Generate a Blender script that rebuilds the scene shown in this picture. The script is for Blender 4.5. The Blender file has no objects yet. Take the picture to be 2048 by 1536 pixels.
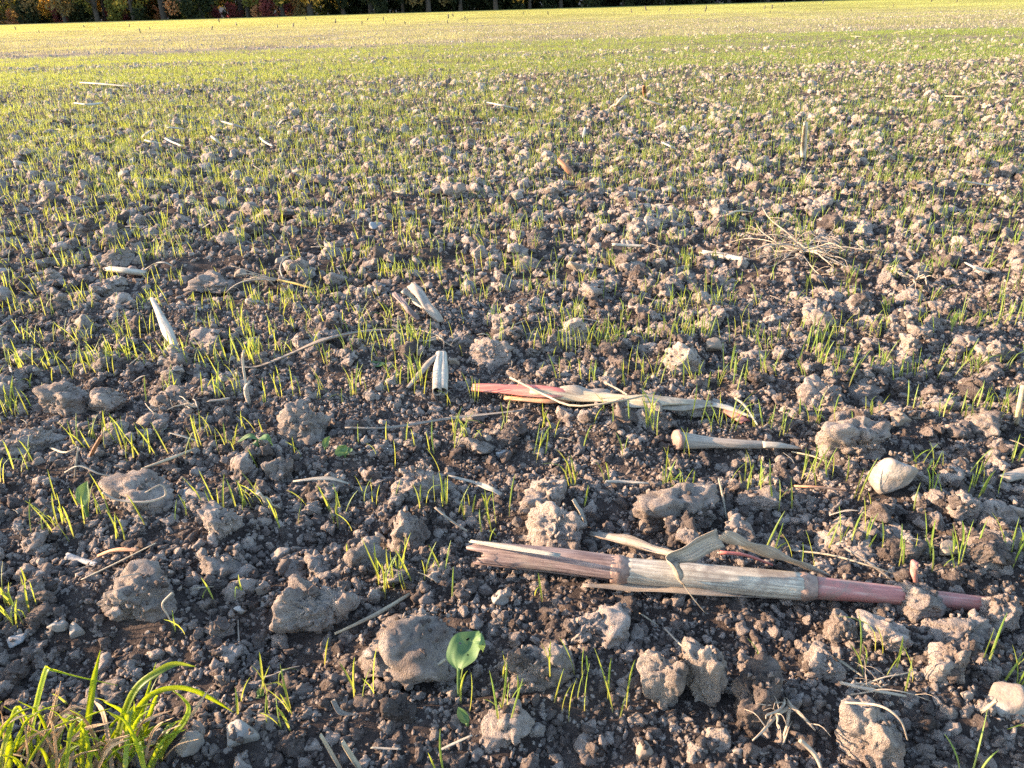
import bpy, math, random
import numpy as np
from mathutils import Vector, Matrix, Euler

# ------------------------------------------------------------------ camera, sky, sun, exposure
scene = bpy.context.scene
COL = scene.collection
CAM_H = 0.45
PITCH = math.radians(26.64)
ROLL = math.radians(1.68)
FPX = 1500.0                      # focal length in pixels of the 2048 wide photograph
cam_data = bpy.data.cameras.new("Camera")
cam = bpy.data.objects.new("Camera", cam_data)
COL.objects.link(cam)
cam_data.sensor_fit = 'HORIZONTAL'
cam_data.sensor_width = 36.0
cam_data.lens = 36.0 * FPX / 2048.0
cam_data.clip_start = 0.01
cam_data.clip_end = 3000.0
CAM_M = Matrix.Rotation(math.pi / 2 - PITCH, 3, 'X') @ Matrix.Rotation(-ROLL, 3, 'Z')
cam.matrix_world = Matrix.Translation((0, 0, CAM_H)) @ CAM_M.to_4x4()
scene.camera = cam

SUN_EL = math.radians(15.0)
SUN_AHEAD = math.radians(6.0)    # sun stands to the left of the view, a little ahead
to_sun = Vector((-math.cos(SUN_EL) * math.cos(SUN_AHEAD), math.cos(SUN_EL) * math.sin(SUN_AHEAD), math.sin(SUN_EL)))
world = bpy.data.worlds.new("World")
scene.world = world
world.use_nodes = True
wn = world.node_tree
bg = wn.nodes["Background"]
sky = wn.nodes.new("ShaderNodeTexSky")
sky.sky_type = 'NISHITA'
sky.sun_disc = False
sky.sun_elevation = SUN_EL
sky.sun_rotation = math.atan2(to_sun.x, to_sun.y)
sky.altitude = 400
sky.air_density = 1.0
sky.dust_density = 1.0
wn.links.new(sky.outputs[0], bg.inputs[0])
bg.inputs[1].default_value = 0.15
sun_d = bpy.data.lights.new("Sun", 'SUN')
sun_d.energy = 4.4
sun_d.angle = math.radians(0.6)
sun_d.color = (1.0, 0.71, 0.47)
sun = bpy.data.objects.new("Sun", sun_d)
COL.objects.link(sun)
sun.rotation_euler = to_sun.to_track_quat('Z', 'Y').to_euler()
scene.view_settings.view_transform = 'Standard'
scene.view_settings.look = 'None'
scene.view_settings.gamma = 1.0
scene.view_settings.exposure = 2.46
scene.render.engine = 'CYCLES'
scene.cycles.max_bounces = 6
scene.cycles.transmission_bounces = 4
scene.cycles.use_denoising = False

rng = np.random.default_rng(7)
random.seed(7)

# ------------------------------------------------------------------ noise
_perm = rng.permutation(4096)
_g2 = rng.uniform(0, 2 * np.pi, 4096)
_g3 = rng.normal(size=(4096, 3)); _g3 /= np.linalg.norm(_g3, axis=1)[:, None]
def _h2(i, j, s):
    return _perm[(_perm[(_perm[(i + s * 37) & 4095] + j) & 4095] + s) & 4095]
def perlin2(x, y, s=0):
    x = np.asarray(x, float); y = np.asarray(y, float)
    i = np.floor(x).astype(np.int64); j = np.floor(y).astype(np.int64)
    fx = x - i; fy = y - j
    u = fx * fx * fx * (fx * (fx * 6 - 15) + 10); v = fy * fy * fy * (fy * (fy * 6 - 15) + 10)
    def d(a, b):
        g = _g2[_h2(i + a, j + b, s)]
        return np.cos(g) * (fx - a) + np.sin(g) * (fy - b)
    return 1.5 * ((d(0, 0) * (1 - u) + d(1, 0) * u) * (1 - v) + (d(0, 1) * (1 - u) + d(1, 1) * u) * v)
def perlin3(p, s=0):
    q = np.floor(p).astype(np.int64); f = p - q
    w = f * f * f * (f * (f * 6 - 15) + 10)
    out = 0
    for a in (0, 1):
        for b in (0, 1):
            for c in (0, 1):
                h = _perm[(_h2(q[:, 0] + a, q[:, 1] + b, s) + q[:, 2] + c) & 4095]
                g = _g3[h]
                dd = g[:, 0] * (f[:, 0] - a) + g[:, 1] * (f[:, 1] - b) + g[:, 2] * (f[:, 2] - c)
                wt = (w[:, 0] if a else 1 - w[:, 0]) * (w[:, 1] if b else 1 - w[:, 1]) * (w[:, 2] if c else 1 - w[:, 2])
                out = out + dd * wt
    return out * 1.4

# ------------------------------------------------------------------ terrain height and photo geometry
ROWA = math.radians(2.0)
def rowco(x, y):
    return y * math.cos(ROWA) - x * math.sin(ROWA)
def Hfun(x, y):
    x = np.asarray(x, float); y = np.asarray(y, float)
    d = np.sqrt(x * x + y * y) + 0.01
    h = 0.013 * perlin2(x / .55, y / .45, 1) + 0.010 * perlin2(x / .21, y / .18, 2)
    h = h + 0.008 * perlin2(x / .09, y / .08, 3) / (1 + (d / 6) ** 4)
    h = h + 0.0035 * perlin2(x / .035, y / .035, 4) / (1 + (d / 2.6) ** 4)
    h = h + 0.004 * np.cos(2 * np.pi * rowco(x, y) / 0.125) / (1 + (d / 7) ** 4)
    far = np.clip((d - 4) / 8, 0, 1)
    h = h + far * (0.03 * perlin2(x / 9, y / 2.2, 5) / (1 + (d / 22) ** 3) + 0.05 * perlin2(x / 60, y / 40, 6))
    return h
def H(x, y):
    return float(Hfun(np.array([x]), np.array([y]))[0])
def ray(u, v):
    return CAM_M @ Vector(((u - 1024) / FPX, -(v - 768) / FPX, -1.0))
def at(u, v, Y):
    r = ray(u, v)
    return Vector((0, 0, CAM_H)) + r * (Y / r.y)
def G(u, v, up=0.0):
    """Point on the ground (raised by up) where photo pixel (u, v) lies."""
    r = ray(u, v); z = 0.0
    for _ in range(6):
        t = (z + up - CAM_H) / r.z
        p = Vector((0, 0, CAM_H)) + r * t
        z = H(p.x, p.y)
    return p
def pxm(p):
    """photo pixels per metre at point p"""
    f = CAM_M @ Vector((0, 0, -1))
    return FPX / (p - Vector((0, 0, CAM_H))).dot(f)

# ------------------------------------------------------------------ mesh helpers
def new_mesh(name, verts, faces, mats=(), smooth=True, uv=None, mi=None):
    me = bpy.data.meshes.new(name)
    verts = np.asarray(verts, np.float32)
    if isinstance(faces, np.ndarray):
        k = faces.shape[1]; nf = len(faces)
        me.vertices.add(len(verts)); me.vertices.foreach_set("co", verts.ravel())
        me.loops.add(nf * k); me.loops.foreach_set("vertex_index", faces.astype(np.int32).ravel())
        me.polygons.add(nf); me.polygons.foreach_set("loop_start", np.arange(nf, dtype=np.int32) * k)
        me.update(calc_edges=True)
    else:
        me.from_pydata([tuple(map(float, v)) for v in verts], [], faces)
        me.update()
    if smooth:
        me.polygons.foreach_set("use_smooth", np.ones(len(me.polygons), bool))
    if uv is not None:
        uv = np.asarray(uv, np.float32)
        lay = me.uv_layers.new(name="UVMap")
        li = np.empty(len(me.loops), np.int32); me.loops.foreach_get("vertex_index", li)
        lay.data.foreach_set("uv", uv[li].ravel())
    for m in mats:
        me.materials.append(m)
    if mi is not None:
        me.polygons.foreach_set("material_index", np.asarray(mi, np.int32))
    return me
def obj(name, me, parent=None, loc=None, rot=None, scl=None, label=None, cat=None, group=None, kind=None):
    o = bpy.data.objects.new(name, me)
    COL.objects.link(o)
    if parent is not None: o.parent = parent
    if loc is not None: o.location = loc
    if rot is not None: o.rotation_euler = rot
    if scl is not None: o.scale = scl
    tag(o, label, cat, group, kind)
    return o
def tag(o, label=None, cat=None, group=None, kind=None):
    if label: o["label"] = label
    if cat: o["category"] = cat
    if group: o["group"] = group
    if kind: o["kind"] = kind
    return o
def root(name, loc, label, cat, group=None):
    return obj(name, None, loc=loc, label=label, cat=cat, group=group)

class MB:
    """collects verts / faces / uv for one mesh object"""
    def __init__(s): s.v = []; s.f = []; s.uv = []
    def add(s, V, F, UV=None):
        o = len(s.v); s.v += [tuple(p) for p in V]; s.f += [tuple(i + o for i in f) for f in F]
        s.uv += list(UV) if UV is not None else [(0, 0)] * len(V)
    def mesh(s, name, mat, smooth=True):
        return new_mesh(name, s.v, s.f, (mat,), smooth, s.uv)

def smooth_path(pts, n):
    """Catmull-Rom through points -> n points"""
    P = [Vector(p) for p in pts]
    if len(P) == 2:
        return [P[0].lerp(P[1], i / (n - 1)) for i in range(n)]
    E = [P[0] * 2 - P[1]] + P + [P[-1] * 2 - P[-2]]
    out = []
    for i in range(n):
        t = i / (n - 1) * (len(P) - 1); k = min(int(t), len(P) - 2); f = t - k
        a, b, c, d = E[k], E[k + 1], E[k + 2], E[k + 3]
        out.append(0.5 * ((2 * b) + (c - a) * f + (2 * a - 5 * b + 4 * c - d) * f * f + (3 * b - a - 3 * c + d) * f ** 3))
    return out
def frames(P, side=None):
    T = []
    for i in range(len(P)):
        T.append((P[min(i + 1, len(P) - 1)] - P[max(i - 1, 0)]).normalized())
    s = Vector(side) if side is not None else T[0].cross(Vector((0, 0, 1)))
    if s.length < 1e-4: s = Vector((1, 0, 0))
    S, N = [], []
    for t in T:
        s = (s - t * s.dot(t))
        s = s.normalized() if s.length > 1e-5 else t.orthogonal().normalized()
        S.append(s); N.append(s.cross(t).normalized())
    return T, S, N
def tube(mb, pts, radii, n=8, seg=None, ridge=0.0, cap=True, seed=0, oval=1.0, side=None, jag=0.0):
    seg = seg or max(2, len(pts))
    P = smooth_path(pts, seg); T, S, N = frames(P, side)
    R = np.interp(np.linspace(0, 1, seg), np.linspace(0, 1, len(radii)), radii)
    r = random.Random(seed); prof = [1 + r.uniform(-ridge, ridge) for _ in range(n)]
    V, UV = [], []
    for i in range(seg):
        for k in range(n):
            a = 2 * math.pi * k / n; q = R[i] * prof[k]
            e = T[i] * (r.uniform(-jag, jag * .4) * R[i] * (1 if i == seg - 1 else -1 if i == 0 else 0))
            V.append(P[i] + e + S[i] * (math.cos(a) * q) + N[i] * (math.sin(a) * q * oval)); UV.append((k / n, i / (seg - 1)))
    F = [(i * n + k, i * n + (k + 1) % n, (i + 1) * n + (k + 1) % n, (i + 1) * n + k) for i in range(seg - 1) for k in range(n)]
    if cap:
        V.append(P[0]); V.append(P[-1]); UV += [(0, 0), (0, 1)]
        c0, c1 = seg * n, seg * n + 1
        F += [(c0, (k + 1) % n, k) for k in range(n)] + [(c1, (seg - 1) * n + k, (seg - 1) * n + (k + 1) % n) for k in range(n)]
    mb.add(V, F, UV)
def ribbon(mb, pts, widths, seg=14, cur=0.25, thick=0.0006, side=None, twist=(0, 0), n=5, wob=0.0, seed=0):
    """a leaf-like strip with a curved cross-section and a real thickness"""
    P = smooth_path(pts, seg); T, S, N = frames(P, side)
    W = np.interp(np.linspace(0, 1, seg), np.linspace(0, 1, len(widths)), widths)
    r = random.Random(seed); ph = [r.uniform(0, 6.28) for _ in range(n)]
    V, UV = [], []
    for layer in (0, 1):
        for i in range(seg):
            tw = twist[0] + (twist[1] - twist[0]) * i / (seg - 1)
            s = S[i] * math.cos(tw) + N[i] * math.sin(tw); nn = N[i] * math.cos(tw) - S[i] * math.sin(tw)
            for k in range(n):
                c = 2 * k / (n - 1) - 1
                hgt = cur * W[i] * (c * c - .4) + wob * W[i] * math.sin(i * .9 + ph[k])
                V.append(P[i] + s * (c * W[i] / 2) + nn * (hgt + layer * thick)); UV.append((k / (n - 1), i / (seg - 1)))
    m = seg * n; F = []
    for i in range(seg - 1):
        for k in range(n - 1):
            a, b, c, d = i * n + k, i * n + k + 1, (i + 1) * n + k + 1, (i + 1) * n + k
            F += [(a, d, c, b), (a + m, b + m, c + m, d + m)]
        for k in (0, n - 1):
            a, d = i * n + k, (i + 1) * n + k
            F.append((a, a + m, d + m, d) if k == 0 else (a, d, d + m, a + m))
    for k in range(n - 1):
        a, b = k, k + 1; F.append((a, b, b + m, a + m))
        a, b = (seg - 1) * n + k, (seg - 1) * n + k + 1; F.append((a, a + m, b + m, b))
    mb.add(V, F, UV)

# ------------------------------------------------------------------ materials
def mat(name):
    m = bpy.data.materials.new(name); m.use_nodes = True
    nt = m.node_tree; b = nt.nodes["Principled BSDF"]
    b.inputs["Roughness"].default_value = 0.9
    b.inputs["Specular IOR Level"].default_value = 0.2
    return m, nt, b
def nd(nt, t, **kw):
    n = nt.nodes.new(t)
    for k, v in kw.items(): setattr(n, k, v)
    return n
def noise(nt, vec, scale, detail=4, rough=.6, dist=0):
    n = nd(nt, "ShaderNodeTexNoise"); n.inputs["Scale"].default_value = scale; n.inputs["Detail"].default_value = detail
    n.inputs["Roughness"].default_value = rough; n.inputs["Distortion"].default_value = dist
    if vec is not None: nt.links.new(vec, n.inputs["Vector"])
    return n.outputs["Fac"]
def ramp(nt, fac, stops):
    r = nd(nt, "ShaderNodeValToRGB"); e = r.color_ramp.elements
    while len(e) < len(stops): e.new(0.5)
    for k, (p, c) in enumerate(stops):
        e[k].position = p; e[k].color = (*c, 1)
    if fac is not None: nt.links.new(fac, r.inputs[0])
    return r.outputs[0]
def mix(nt, fac, a, b, mode='MIX'):
    m = nd(nt, "ShaderNodeMix", data_type='RGBA', blend_type=mode)
    for sock, val in ((m.inputs[0], fac), (m.inputs[6], a), (m.inputs[7], b)):
        if hasattr(val, "links"): nt.links.new(val, sock)
        elif isinstance(val, (int, float)): sock.default_value = val
        else: sock.default_value = (*val, 1)
    return m.outputs[2]
def math_(nt, op, a, b=0.0):
    m = nd(nt, "ShaderNodeMath", operation=op)
    for s, val in ((m.inputs[0], a), (m.inputs[1], b)):
        if hasattr(val, "links"): nt.links.new(val, s)
        else: s.default_value = val
    return m.outputs[0]
def bump(nt, b, h, dist, strength=1.0):
    n = nd(nt, "ShaderNodeBump"); n.inputs["Distance"].default_value = dist; n.inputs["Strength"].default_value = strength
    nt.links.new(h, n.inputs["Height"]); nt.links.new(n.outputs[0], b.inputs["Normal"])
def pos(nt): return nd(nt, "ShaderNodeNewGeometry").outputs["Position"]
def orand(nt): return nd(nt, "ShaderNodeObjectInfo").outputs["Random"]

def soil(name, dark, mid, light, vary=0.35):
    m, nt, b = mat(name)
    p = pos(nt)
    n1 = noise(nt, p, 45, 5, .65); n2 = noise(nt, p, 420, 4, .7)
    f = math_(nt, 'ADD', math_(nt, 'MULTIPLY', n1, .65), math_(nt, 'MULTIPLY', n2, .35))
    c = ramp(nt, f, [(.34, dark), (.5, mid), (.66, light)])
    r = math_(nt, 'ADD', math_(nt, 'MULTIPLY', orand(nt), vary), 1 - vary * .6)
    c = mix(nt, 1.0, c, nd(nt, "ShaderNodeCombineColor").outputs[0], 'MULTIPLY')
    cc = c.node.inputs[7].links[0].from_node
    for k in range(3): nt.links.new(r, cc.inputs[k])
    dp = ramp(nt, noise(nt, p, 17, 5, .7, .5), [(.5, (1, 1, 1)), (.66, (.62, .58, .56))])    # damp patches
    c = mix(nt, 1.0, c, dp, 'MULTIPLY')
    # warm iron flecks and pale sand grains
    sp = noise(nt, p, 900, 1, .5)
    c = mix(nt, ramp(nt, sp, [(.70, (0, 0, 0)), (.76, (.8, .8, .8))]), c, (.42, .37, .32))
    nt.links.new(c, b.inputs["Base Color"])
    h = math_(nt, 'ADD', math_(nt, 'MULTIPLY', noise(nt, p, 210, 6, .7), 1.0), math_(nt, 'MULTIPLY', noise(nt, p, 900, 3, .6), .3))
    bump(nt, b, h, .008, 1.0)
    b.inputs["Roughness"].default_value = 1.0
    b.inputs["Specular IOR Level"].default_value = 0.05
    return m
M_DRY = soil("dry_soil", (.21, .168, .143), (.315, .26, .222), (.415, .355, .305))
M_MOIST = soil("moist_soil", (.09, .07, .06), (.15, .12, .104), (.23, .19, .165), .5)
M_MID = soil("damp_soil", (.13, .098, .084), (.215, .168, .146), (.30, .243, .212))

def ground_mat():
    m, nt, b = mat("field_soil")
    p = pos(nt)
    n1 = noise(nt, p, 30, 6, .7); n2 = noise(nt, p, 2.2, 4, .6)
    c = ramp(nt, n1, [(.3, (.042, .032, .028)), (.52, (.085, .066, .058)), (.72, (.165, .132, .114))])
    c2 = ramp(nt, n2, [(.35, (.13, .105, .085)), (.65, (.25, .205, .165))])
    sx = nd(nt, "ShaderNodeSeparateXYZ"); nt.links.new(p, sx.inputs[0])
    far = nd(nt, "ShaderNodeMapRange"); nt.links.new(sx.outputs[1], far.inputs[0])
    far.inputs[1].default_value = 3; far.inputs[2].default_value = 14
    c = mix(nt, far.outputs[0], c, c2)
    # far away the young crop closes over the soil
    crop = nd(nt, "ShaderNodeMapRange"); nt.links.new(sx.outputs[1], crop.inputs[0])
    crop.inputs[1].default_value = 25; crop.inputs[2].default_value = 75; crop.inputs[4].default_value = .75
    c = mix(nt, crop.outputs[0], c, (.17, .17, .035))
    nt.links.new(c, b.inputs["Base Color"])
    h = math_(nt, 'ADD', noise(nt, p, 160, 6, .75), math_(nt, 'MULTIPLY', noise(nt, p, 45, 5, .7), 2.0))
    bump(nt, b, h, .014, 1.0)
    b.inputs["Roughness"].default_value = 1; b.inputs["Specular IOR Level"].default_value = .05
    return m
M_GROUND = ground_mat()

def stone_mat(name, a, bcol, dirt=.4):
    m, nt, b = mat(name)
    p = pos(nt)
    c = ramp(nt, noise(nt, p, 60, 5, .6), [(.35, a), (.65, bcol)])
    c = mix(nt, ramp(nt, noise(nt, p, 38, 5, .7), [(.5 - dirt * .25, (0, 0, 0)), (.72 - dirt * .2, (dirt, dirt, dirt))]), c, (.17, .125, .09))
    nt.links.new(c, b.inputs["Base Color"])
    bump(nt, b, noise(nt, p, 260, 5, .6), .002, .6)
    b.inputs["Roughness"].default_value = .75; b.inputs["Specular IOR Level"].default_value = .3
    return m
M_STONE = [stone_mat("grey_stone", (.17, .16, .148), (.25, .238, .22), .7), stone_mat("bluish_stone", (.19, .20, .21), (.28, .285, .285), .5),
           stone_mat("tan_stone", (.21, .165, .12), (.30, .245, .185), .7), stone_mat("pale_stone", (.22, .205, .185), (.33, .31, .285), .8)]

def fibre(name, stops, along=6, across=60, stain=(.05, .035, .03), stain_amt=.5, rough=.65, bumpd=.0012):
    """weathered maize stalk or leaf: streaks run along the piece (UV v)"""
    m, nt, b = mat(name)
    uvn = nd(nt, "ShaderNodeUVMap").outputs[0]
    mp = nd(nt, "ShaderNodeMapping"); nt.links.new(uvn, mp.inputs[0]); mp.inputs[3].default_value = (across, along, 1)
    st = noise(nt, mp.outputs[0], 1.0, 4, .6, .2)
    c = ramp(nt, st, stops)
    s2 = noise(nt, pos(nt), 55, 5, .65)
    c = mix(nt, ramp(nt, s2, [(.5, (0, 0, 0)), (.72, (stain_amt,) * 3)]), c, stain)
    s3 = noise(nt, pos(nt), 16, 6, .75, .6)                # soil rubbed and splashed onto it
    c = mix(nt, ramp(nt, s3, [(.52, (0, 0, 0)), (.64, (.8, .8, .8))]), c, (.17, .135, .11))
    nt.links.new(c, b.inputs["Base Color"])
    bump(nt, b, st, bumpd, .8)
    b.inputs["Roughness"].default_value = rough; b.inputs["Specular IOR Level"].default_value = .35
    return m
M_PURPLE = fibre("weathered_purple_stalk", [(.25, (.06, .037, .034)), (.45, (.125, .082, .074)), (.6, (.21, .15, .13)), (.8, (.36, .29, .235))], 3, 34)
M_CREAM = fibre("cream_grey_stalk", [(.25, (.15, .12, .095)), (.45, (.32, .275, .215)), (.62, (.47, .42, .335)), (.8, (.55, .50, .42))], 3, 44, (.12, .09, .07), .5)
M_PINK = fibre("pink_stalk", [(.25, (.20, .07, .06)), (.5, (.33, .13, .11)), (.75, (.47, .33, .27))], 2.5, 12, (.16, .11, .085), .85, .55, .0006)
M_RED = fibre("red_stalk_skin", [(.25, (.28, .055, .045)), (.5, (.42, .11, .085)), (.8, (.5, .29, .22))], 2.5, 12, (.2, .13, .10), .85, .6, .0006)
M_NODE = fibre("stalk_node", [(.3, (.10, .06, .05)), (.6, (.26, .17, .13)), (.8, (.36, .29, .22))], 3, 14)
M_STRAW = fibre("dry_straw", [(.25, (.20, .15, .095)), (.5, (.34, .275, .185)), (.78, (.46, .39, .29))], 2, 14, (.14, .10, .07), .45)
M_GREYLEAF = fibre("grey_dry_leaf", [(.25, (.13, .10, .078)), (.5, (.25, .205, .16)), (.78, (.38, .33, .27))], 2, 22, (.10, .075, .055), .55)
M_PALE = fibre("bleached_straw", [(.25, (.19, .16, .12)), (.5, (.32, .28, .22)), (.78, (.46, .42, .35))], 2, 14, (.25, .2, .15), .4)
M_BROWN = fibre("brown_stick", [(.25, (.12, .05, .025)), (.5, (.26, .12, .06)), (.78, (.38, .22, .12))], 2, 8)
M_ORANGE = fibre("orange_husk", [(.25, (.36, .13, .05)), (.5, (.52, .24, .12)), (.78, (.6, .36, .22))], 2, 8)
M_ROOT = fibre("dry_root", [(.25, (.2, .15, .11)), (.5, (.33, .265, .195)), (.78, (.44, .37, .285))], 4, 3, (.1, .07, .05), .6)
M_YELLOW = fibre("yellow_straw", [(.25, (.45, .28, .05)), (.6, (.60, .40, .10)), (.8, (.6, .45, .2))], 2, 6)

def leafy(name, stops, trans, tf=.45, rough=.5, vary=.25, vein=False):
    """translucent blade: stops give the colour from base (0) to tip (1) along UV v"""
    m, nt, b = mat(name)
    uvn = nd(nt, "ShaderNodeUVMap").outputs[0]
    sx = nd(nt, "ShaderNodeSeparateXYZ"); nt.links.new(uvn, sx.inputs[0])
    c = ramp(nt, sx.outputs[1], stops)
    t = ramp(nt, sx.outputs[1], [(p, tuple(q * 1.0 for q in k)) for p, k in trans])
    v = math_(nt, 'ADD', math_(nt, 'MULTIPLY', orand(nt), vary * 2), 1 - vary)
    hs = nd(nt, "ShaderNodeHueSaturation"); nt.links.new(c, hs.inputs["Color"]); nt.links.new(v, hs.inputs["Value"])
    hs2 = nd(nt, "ShaderNodeHueSaturation"); nt.links.new(t, hs2.inputs["Color"]); nt.links.new(v, hs2.inputs["Value"])
    col, tc = hs.outputs[0], hs2.outputs[0]
    n = noise(nt, pos(nt), 130, 3, .5)
    k = ramp(nt, n, [(.3, (.9, .9, .9)), (.7, (1.08, 1.08, 1.08))])
    col = mix(nt, 1.0, col, k, 'MULTIPLY'); tc = mix(nt, 1.0, tc, k, 'MULTIPLY')
    nt.links.new(col, b.inputs["Base Color"]); b.inputs["Roughness"].default_value = rough; b.inputs["Specular IOR Level"].default_value = .35
    if vein:
        w = nd(nt, "ShaderNodeTexWave"); w.inputs["Scale"].default_value = 1.6; w.inputs["Distortion"].default_value = 2.0; nt.links.new(uvn, w.inputs[0])
        bump(nt, b, w.outputs["Fac"], .0005, .25)
    tr = nd(nt, "ShaderNodeBsdfTranslucent"); nt.links.new(tc, tr.inputs[0])
    ms = nd(nt, "ShaderNodeMixShader"); ms.inputs[0].default_value = tf
    nt.links.new(b.outputs[0], ms.inputs[1]); nt.links.new(tr.outputs[0], ms.inputs[2])
    nt.links.new(ms.outputs[0], nt.nodes["Material Output"].inputs[0])
    return m
M_SEED = leafy("seedling_green", [(0, (.24, .16, .10)), (.16, (.22, .23, .06)), (.5, (.135, .195, .03)), (1, (.11, .175, .03))],
               [(0, (.3, .22, .12)), (.2, (.42, .42, .06)), (1, (.34, .40, .045))], .42)
M_FAR = leafy('far_seedling_green', [(0, (.22, .18, .10)), (.5, (.17, .19, .05)), (1, (.16, .185, .045))], [(0, (.36, .29, .14)), (1, (.42, .41, .08))], .42)
M_GRASS = leafy("grass_green", [(0, (.35, .33, .16)), (.3, (.16, .23, .05)), (1, (.13, .21, .04))],
                [(0, (.6, .58, .25)), (.3, (.62, .66, .06)), (1, (.60, .66, .06))], .62, .4, .15)
M_DRYGRASS = leafy("dry_grass", [(0, (.30, .20, .12)), (1, (.50, .37, .24))], [(0, (.45, .32, .16)), (1, (.60, .42, .24))], .4, .7)
M_WEED = leafy("weed_green", [(0, (.17, .24, .07)), (.4, (.07, .13, .045)), (1, (.08, .14, .04))],
               [(0, (.2, .27, .07)), (1, (.14, .21, .05))], .25, .55, .1, True)

# ------------------------------------------------------------------ the ground sheet
ys = [-2.5, -1.5, -.8, -.4, -.1, .05, .12]
y = .16
while y < 700:
    ys.append(y); y += max(.0042, .0068 * y) if y < 60 else .05 * y
ys = np.array(ys)
cols = 420
s = np.linspace(-1, 1, cols)
X = s[None, :] * (np.maximum(ys, .2)[:, None] * 1.15 + .75)
Y = np.repeat(ys[:, None], cols, 1)
Z = Hfun(X, Y)
idx = np.arange(len(ys) * cols).reshape(len(ys), cols)
F = np.stack([idx[:-1, :-1], idx[:-1, 1:], idx[1:, 1:], idx[1:, :-1]], -1).reshape(-1, 4)
obj("ground", new_mesh("ground", np.stack([X, Y, Z], -1).reshape(-1, 3), F, (M_GROUND,)),
    label="dark moist tilled soil of the sown field", kind="structure")

# raster of the pile height near the camera, so that crumbs rest on clods
RX0, RX1, RY0, RY1, RES = -2.6, 2.6, .15, 4.0, .004
gx = np.arange(RX0, RX1, RES); gy = np.arange(RY0, RY1, RES)
HM = Hfun(*np.meshgrid(gx, gy))
KEEP = np.zeros(HM.shape, bool)
def hm_at(x, y):
    i = ((np.asarray(y) - RY0) / RES).astype(int); j = ((np.asarray(x) - RX0) / RES).astype(int)
    ok = (i >= 0) & (i < HM.shape[0]) & (j >= 0) & (j < HM.shape[1])
    out = Hfun(x, y)
    out[ok] = HM[i[ok], j[ok]]
    return out
def hm_stamp(x, y, rx, ry, ang, zc, hz):
    R = max(rx, ry)
    i0, i1 = int((y - R - RY0) / RES), int((y + R - RY0) / RES) + 1
    j0, j1 = int((x - R - RX0) / RES), int((x + R - RX0) / RES) + 1
    if i0 < 0 or j0 < 0 or i1 >= HM.shape[0] or j1 >= HM.shape[1]: return
    xx = gx[j0:j1][None, :] - x; yy = gy[i0:i1][:, None] - y
    c, s_ = math.cos(ang), math.sin(ang)
    a = (xx * c + yy * s_) / rx; b = (-xx * s_ + yy * c) / ry
    q = 1 - a * a - b * b
    top = np.where(q > 0, zc + hz * np.sqrt(np.maximum(q, 0)) * .92, -9)
    HM[i0:i1, j0:j1] = np.maximum(HM[i0:i1, j0:j1], top)
def keep_line(pts, w):
    for a, b in zip(pts[:-1], pts[1:]):
        n = max(2, int((b - a).length / .006))
        for k in range(n + 1):
            p = a.lerp(b, k / n); r = int(w / RES) + 1
            i, j = int((p.y - RY0) / RES), int((p.x - RX0) / RES)
            if 0 <= i < HM.shape[0] and 0 <= j < HM.shape[1]:
                KEEP[max(0, i - r):i + r + 1, max(0, j - r):j + r + 1] = True
def kept(x, y, r=0):
    i, j = int((y - RY0) / RES), int((x - RX0) / RES); k = int(r / RES)
    if not (0 <= i < HM.shape[0] and 0 <= j < HM.shape[1]): return False
    return bool(KEEP[max(0, i - k):i + k + 1, max(0, j - k):j + k + 1].any())

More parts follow.
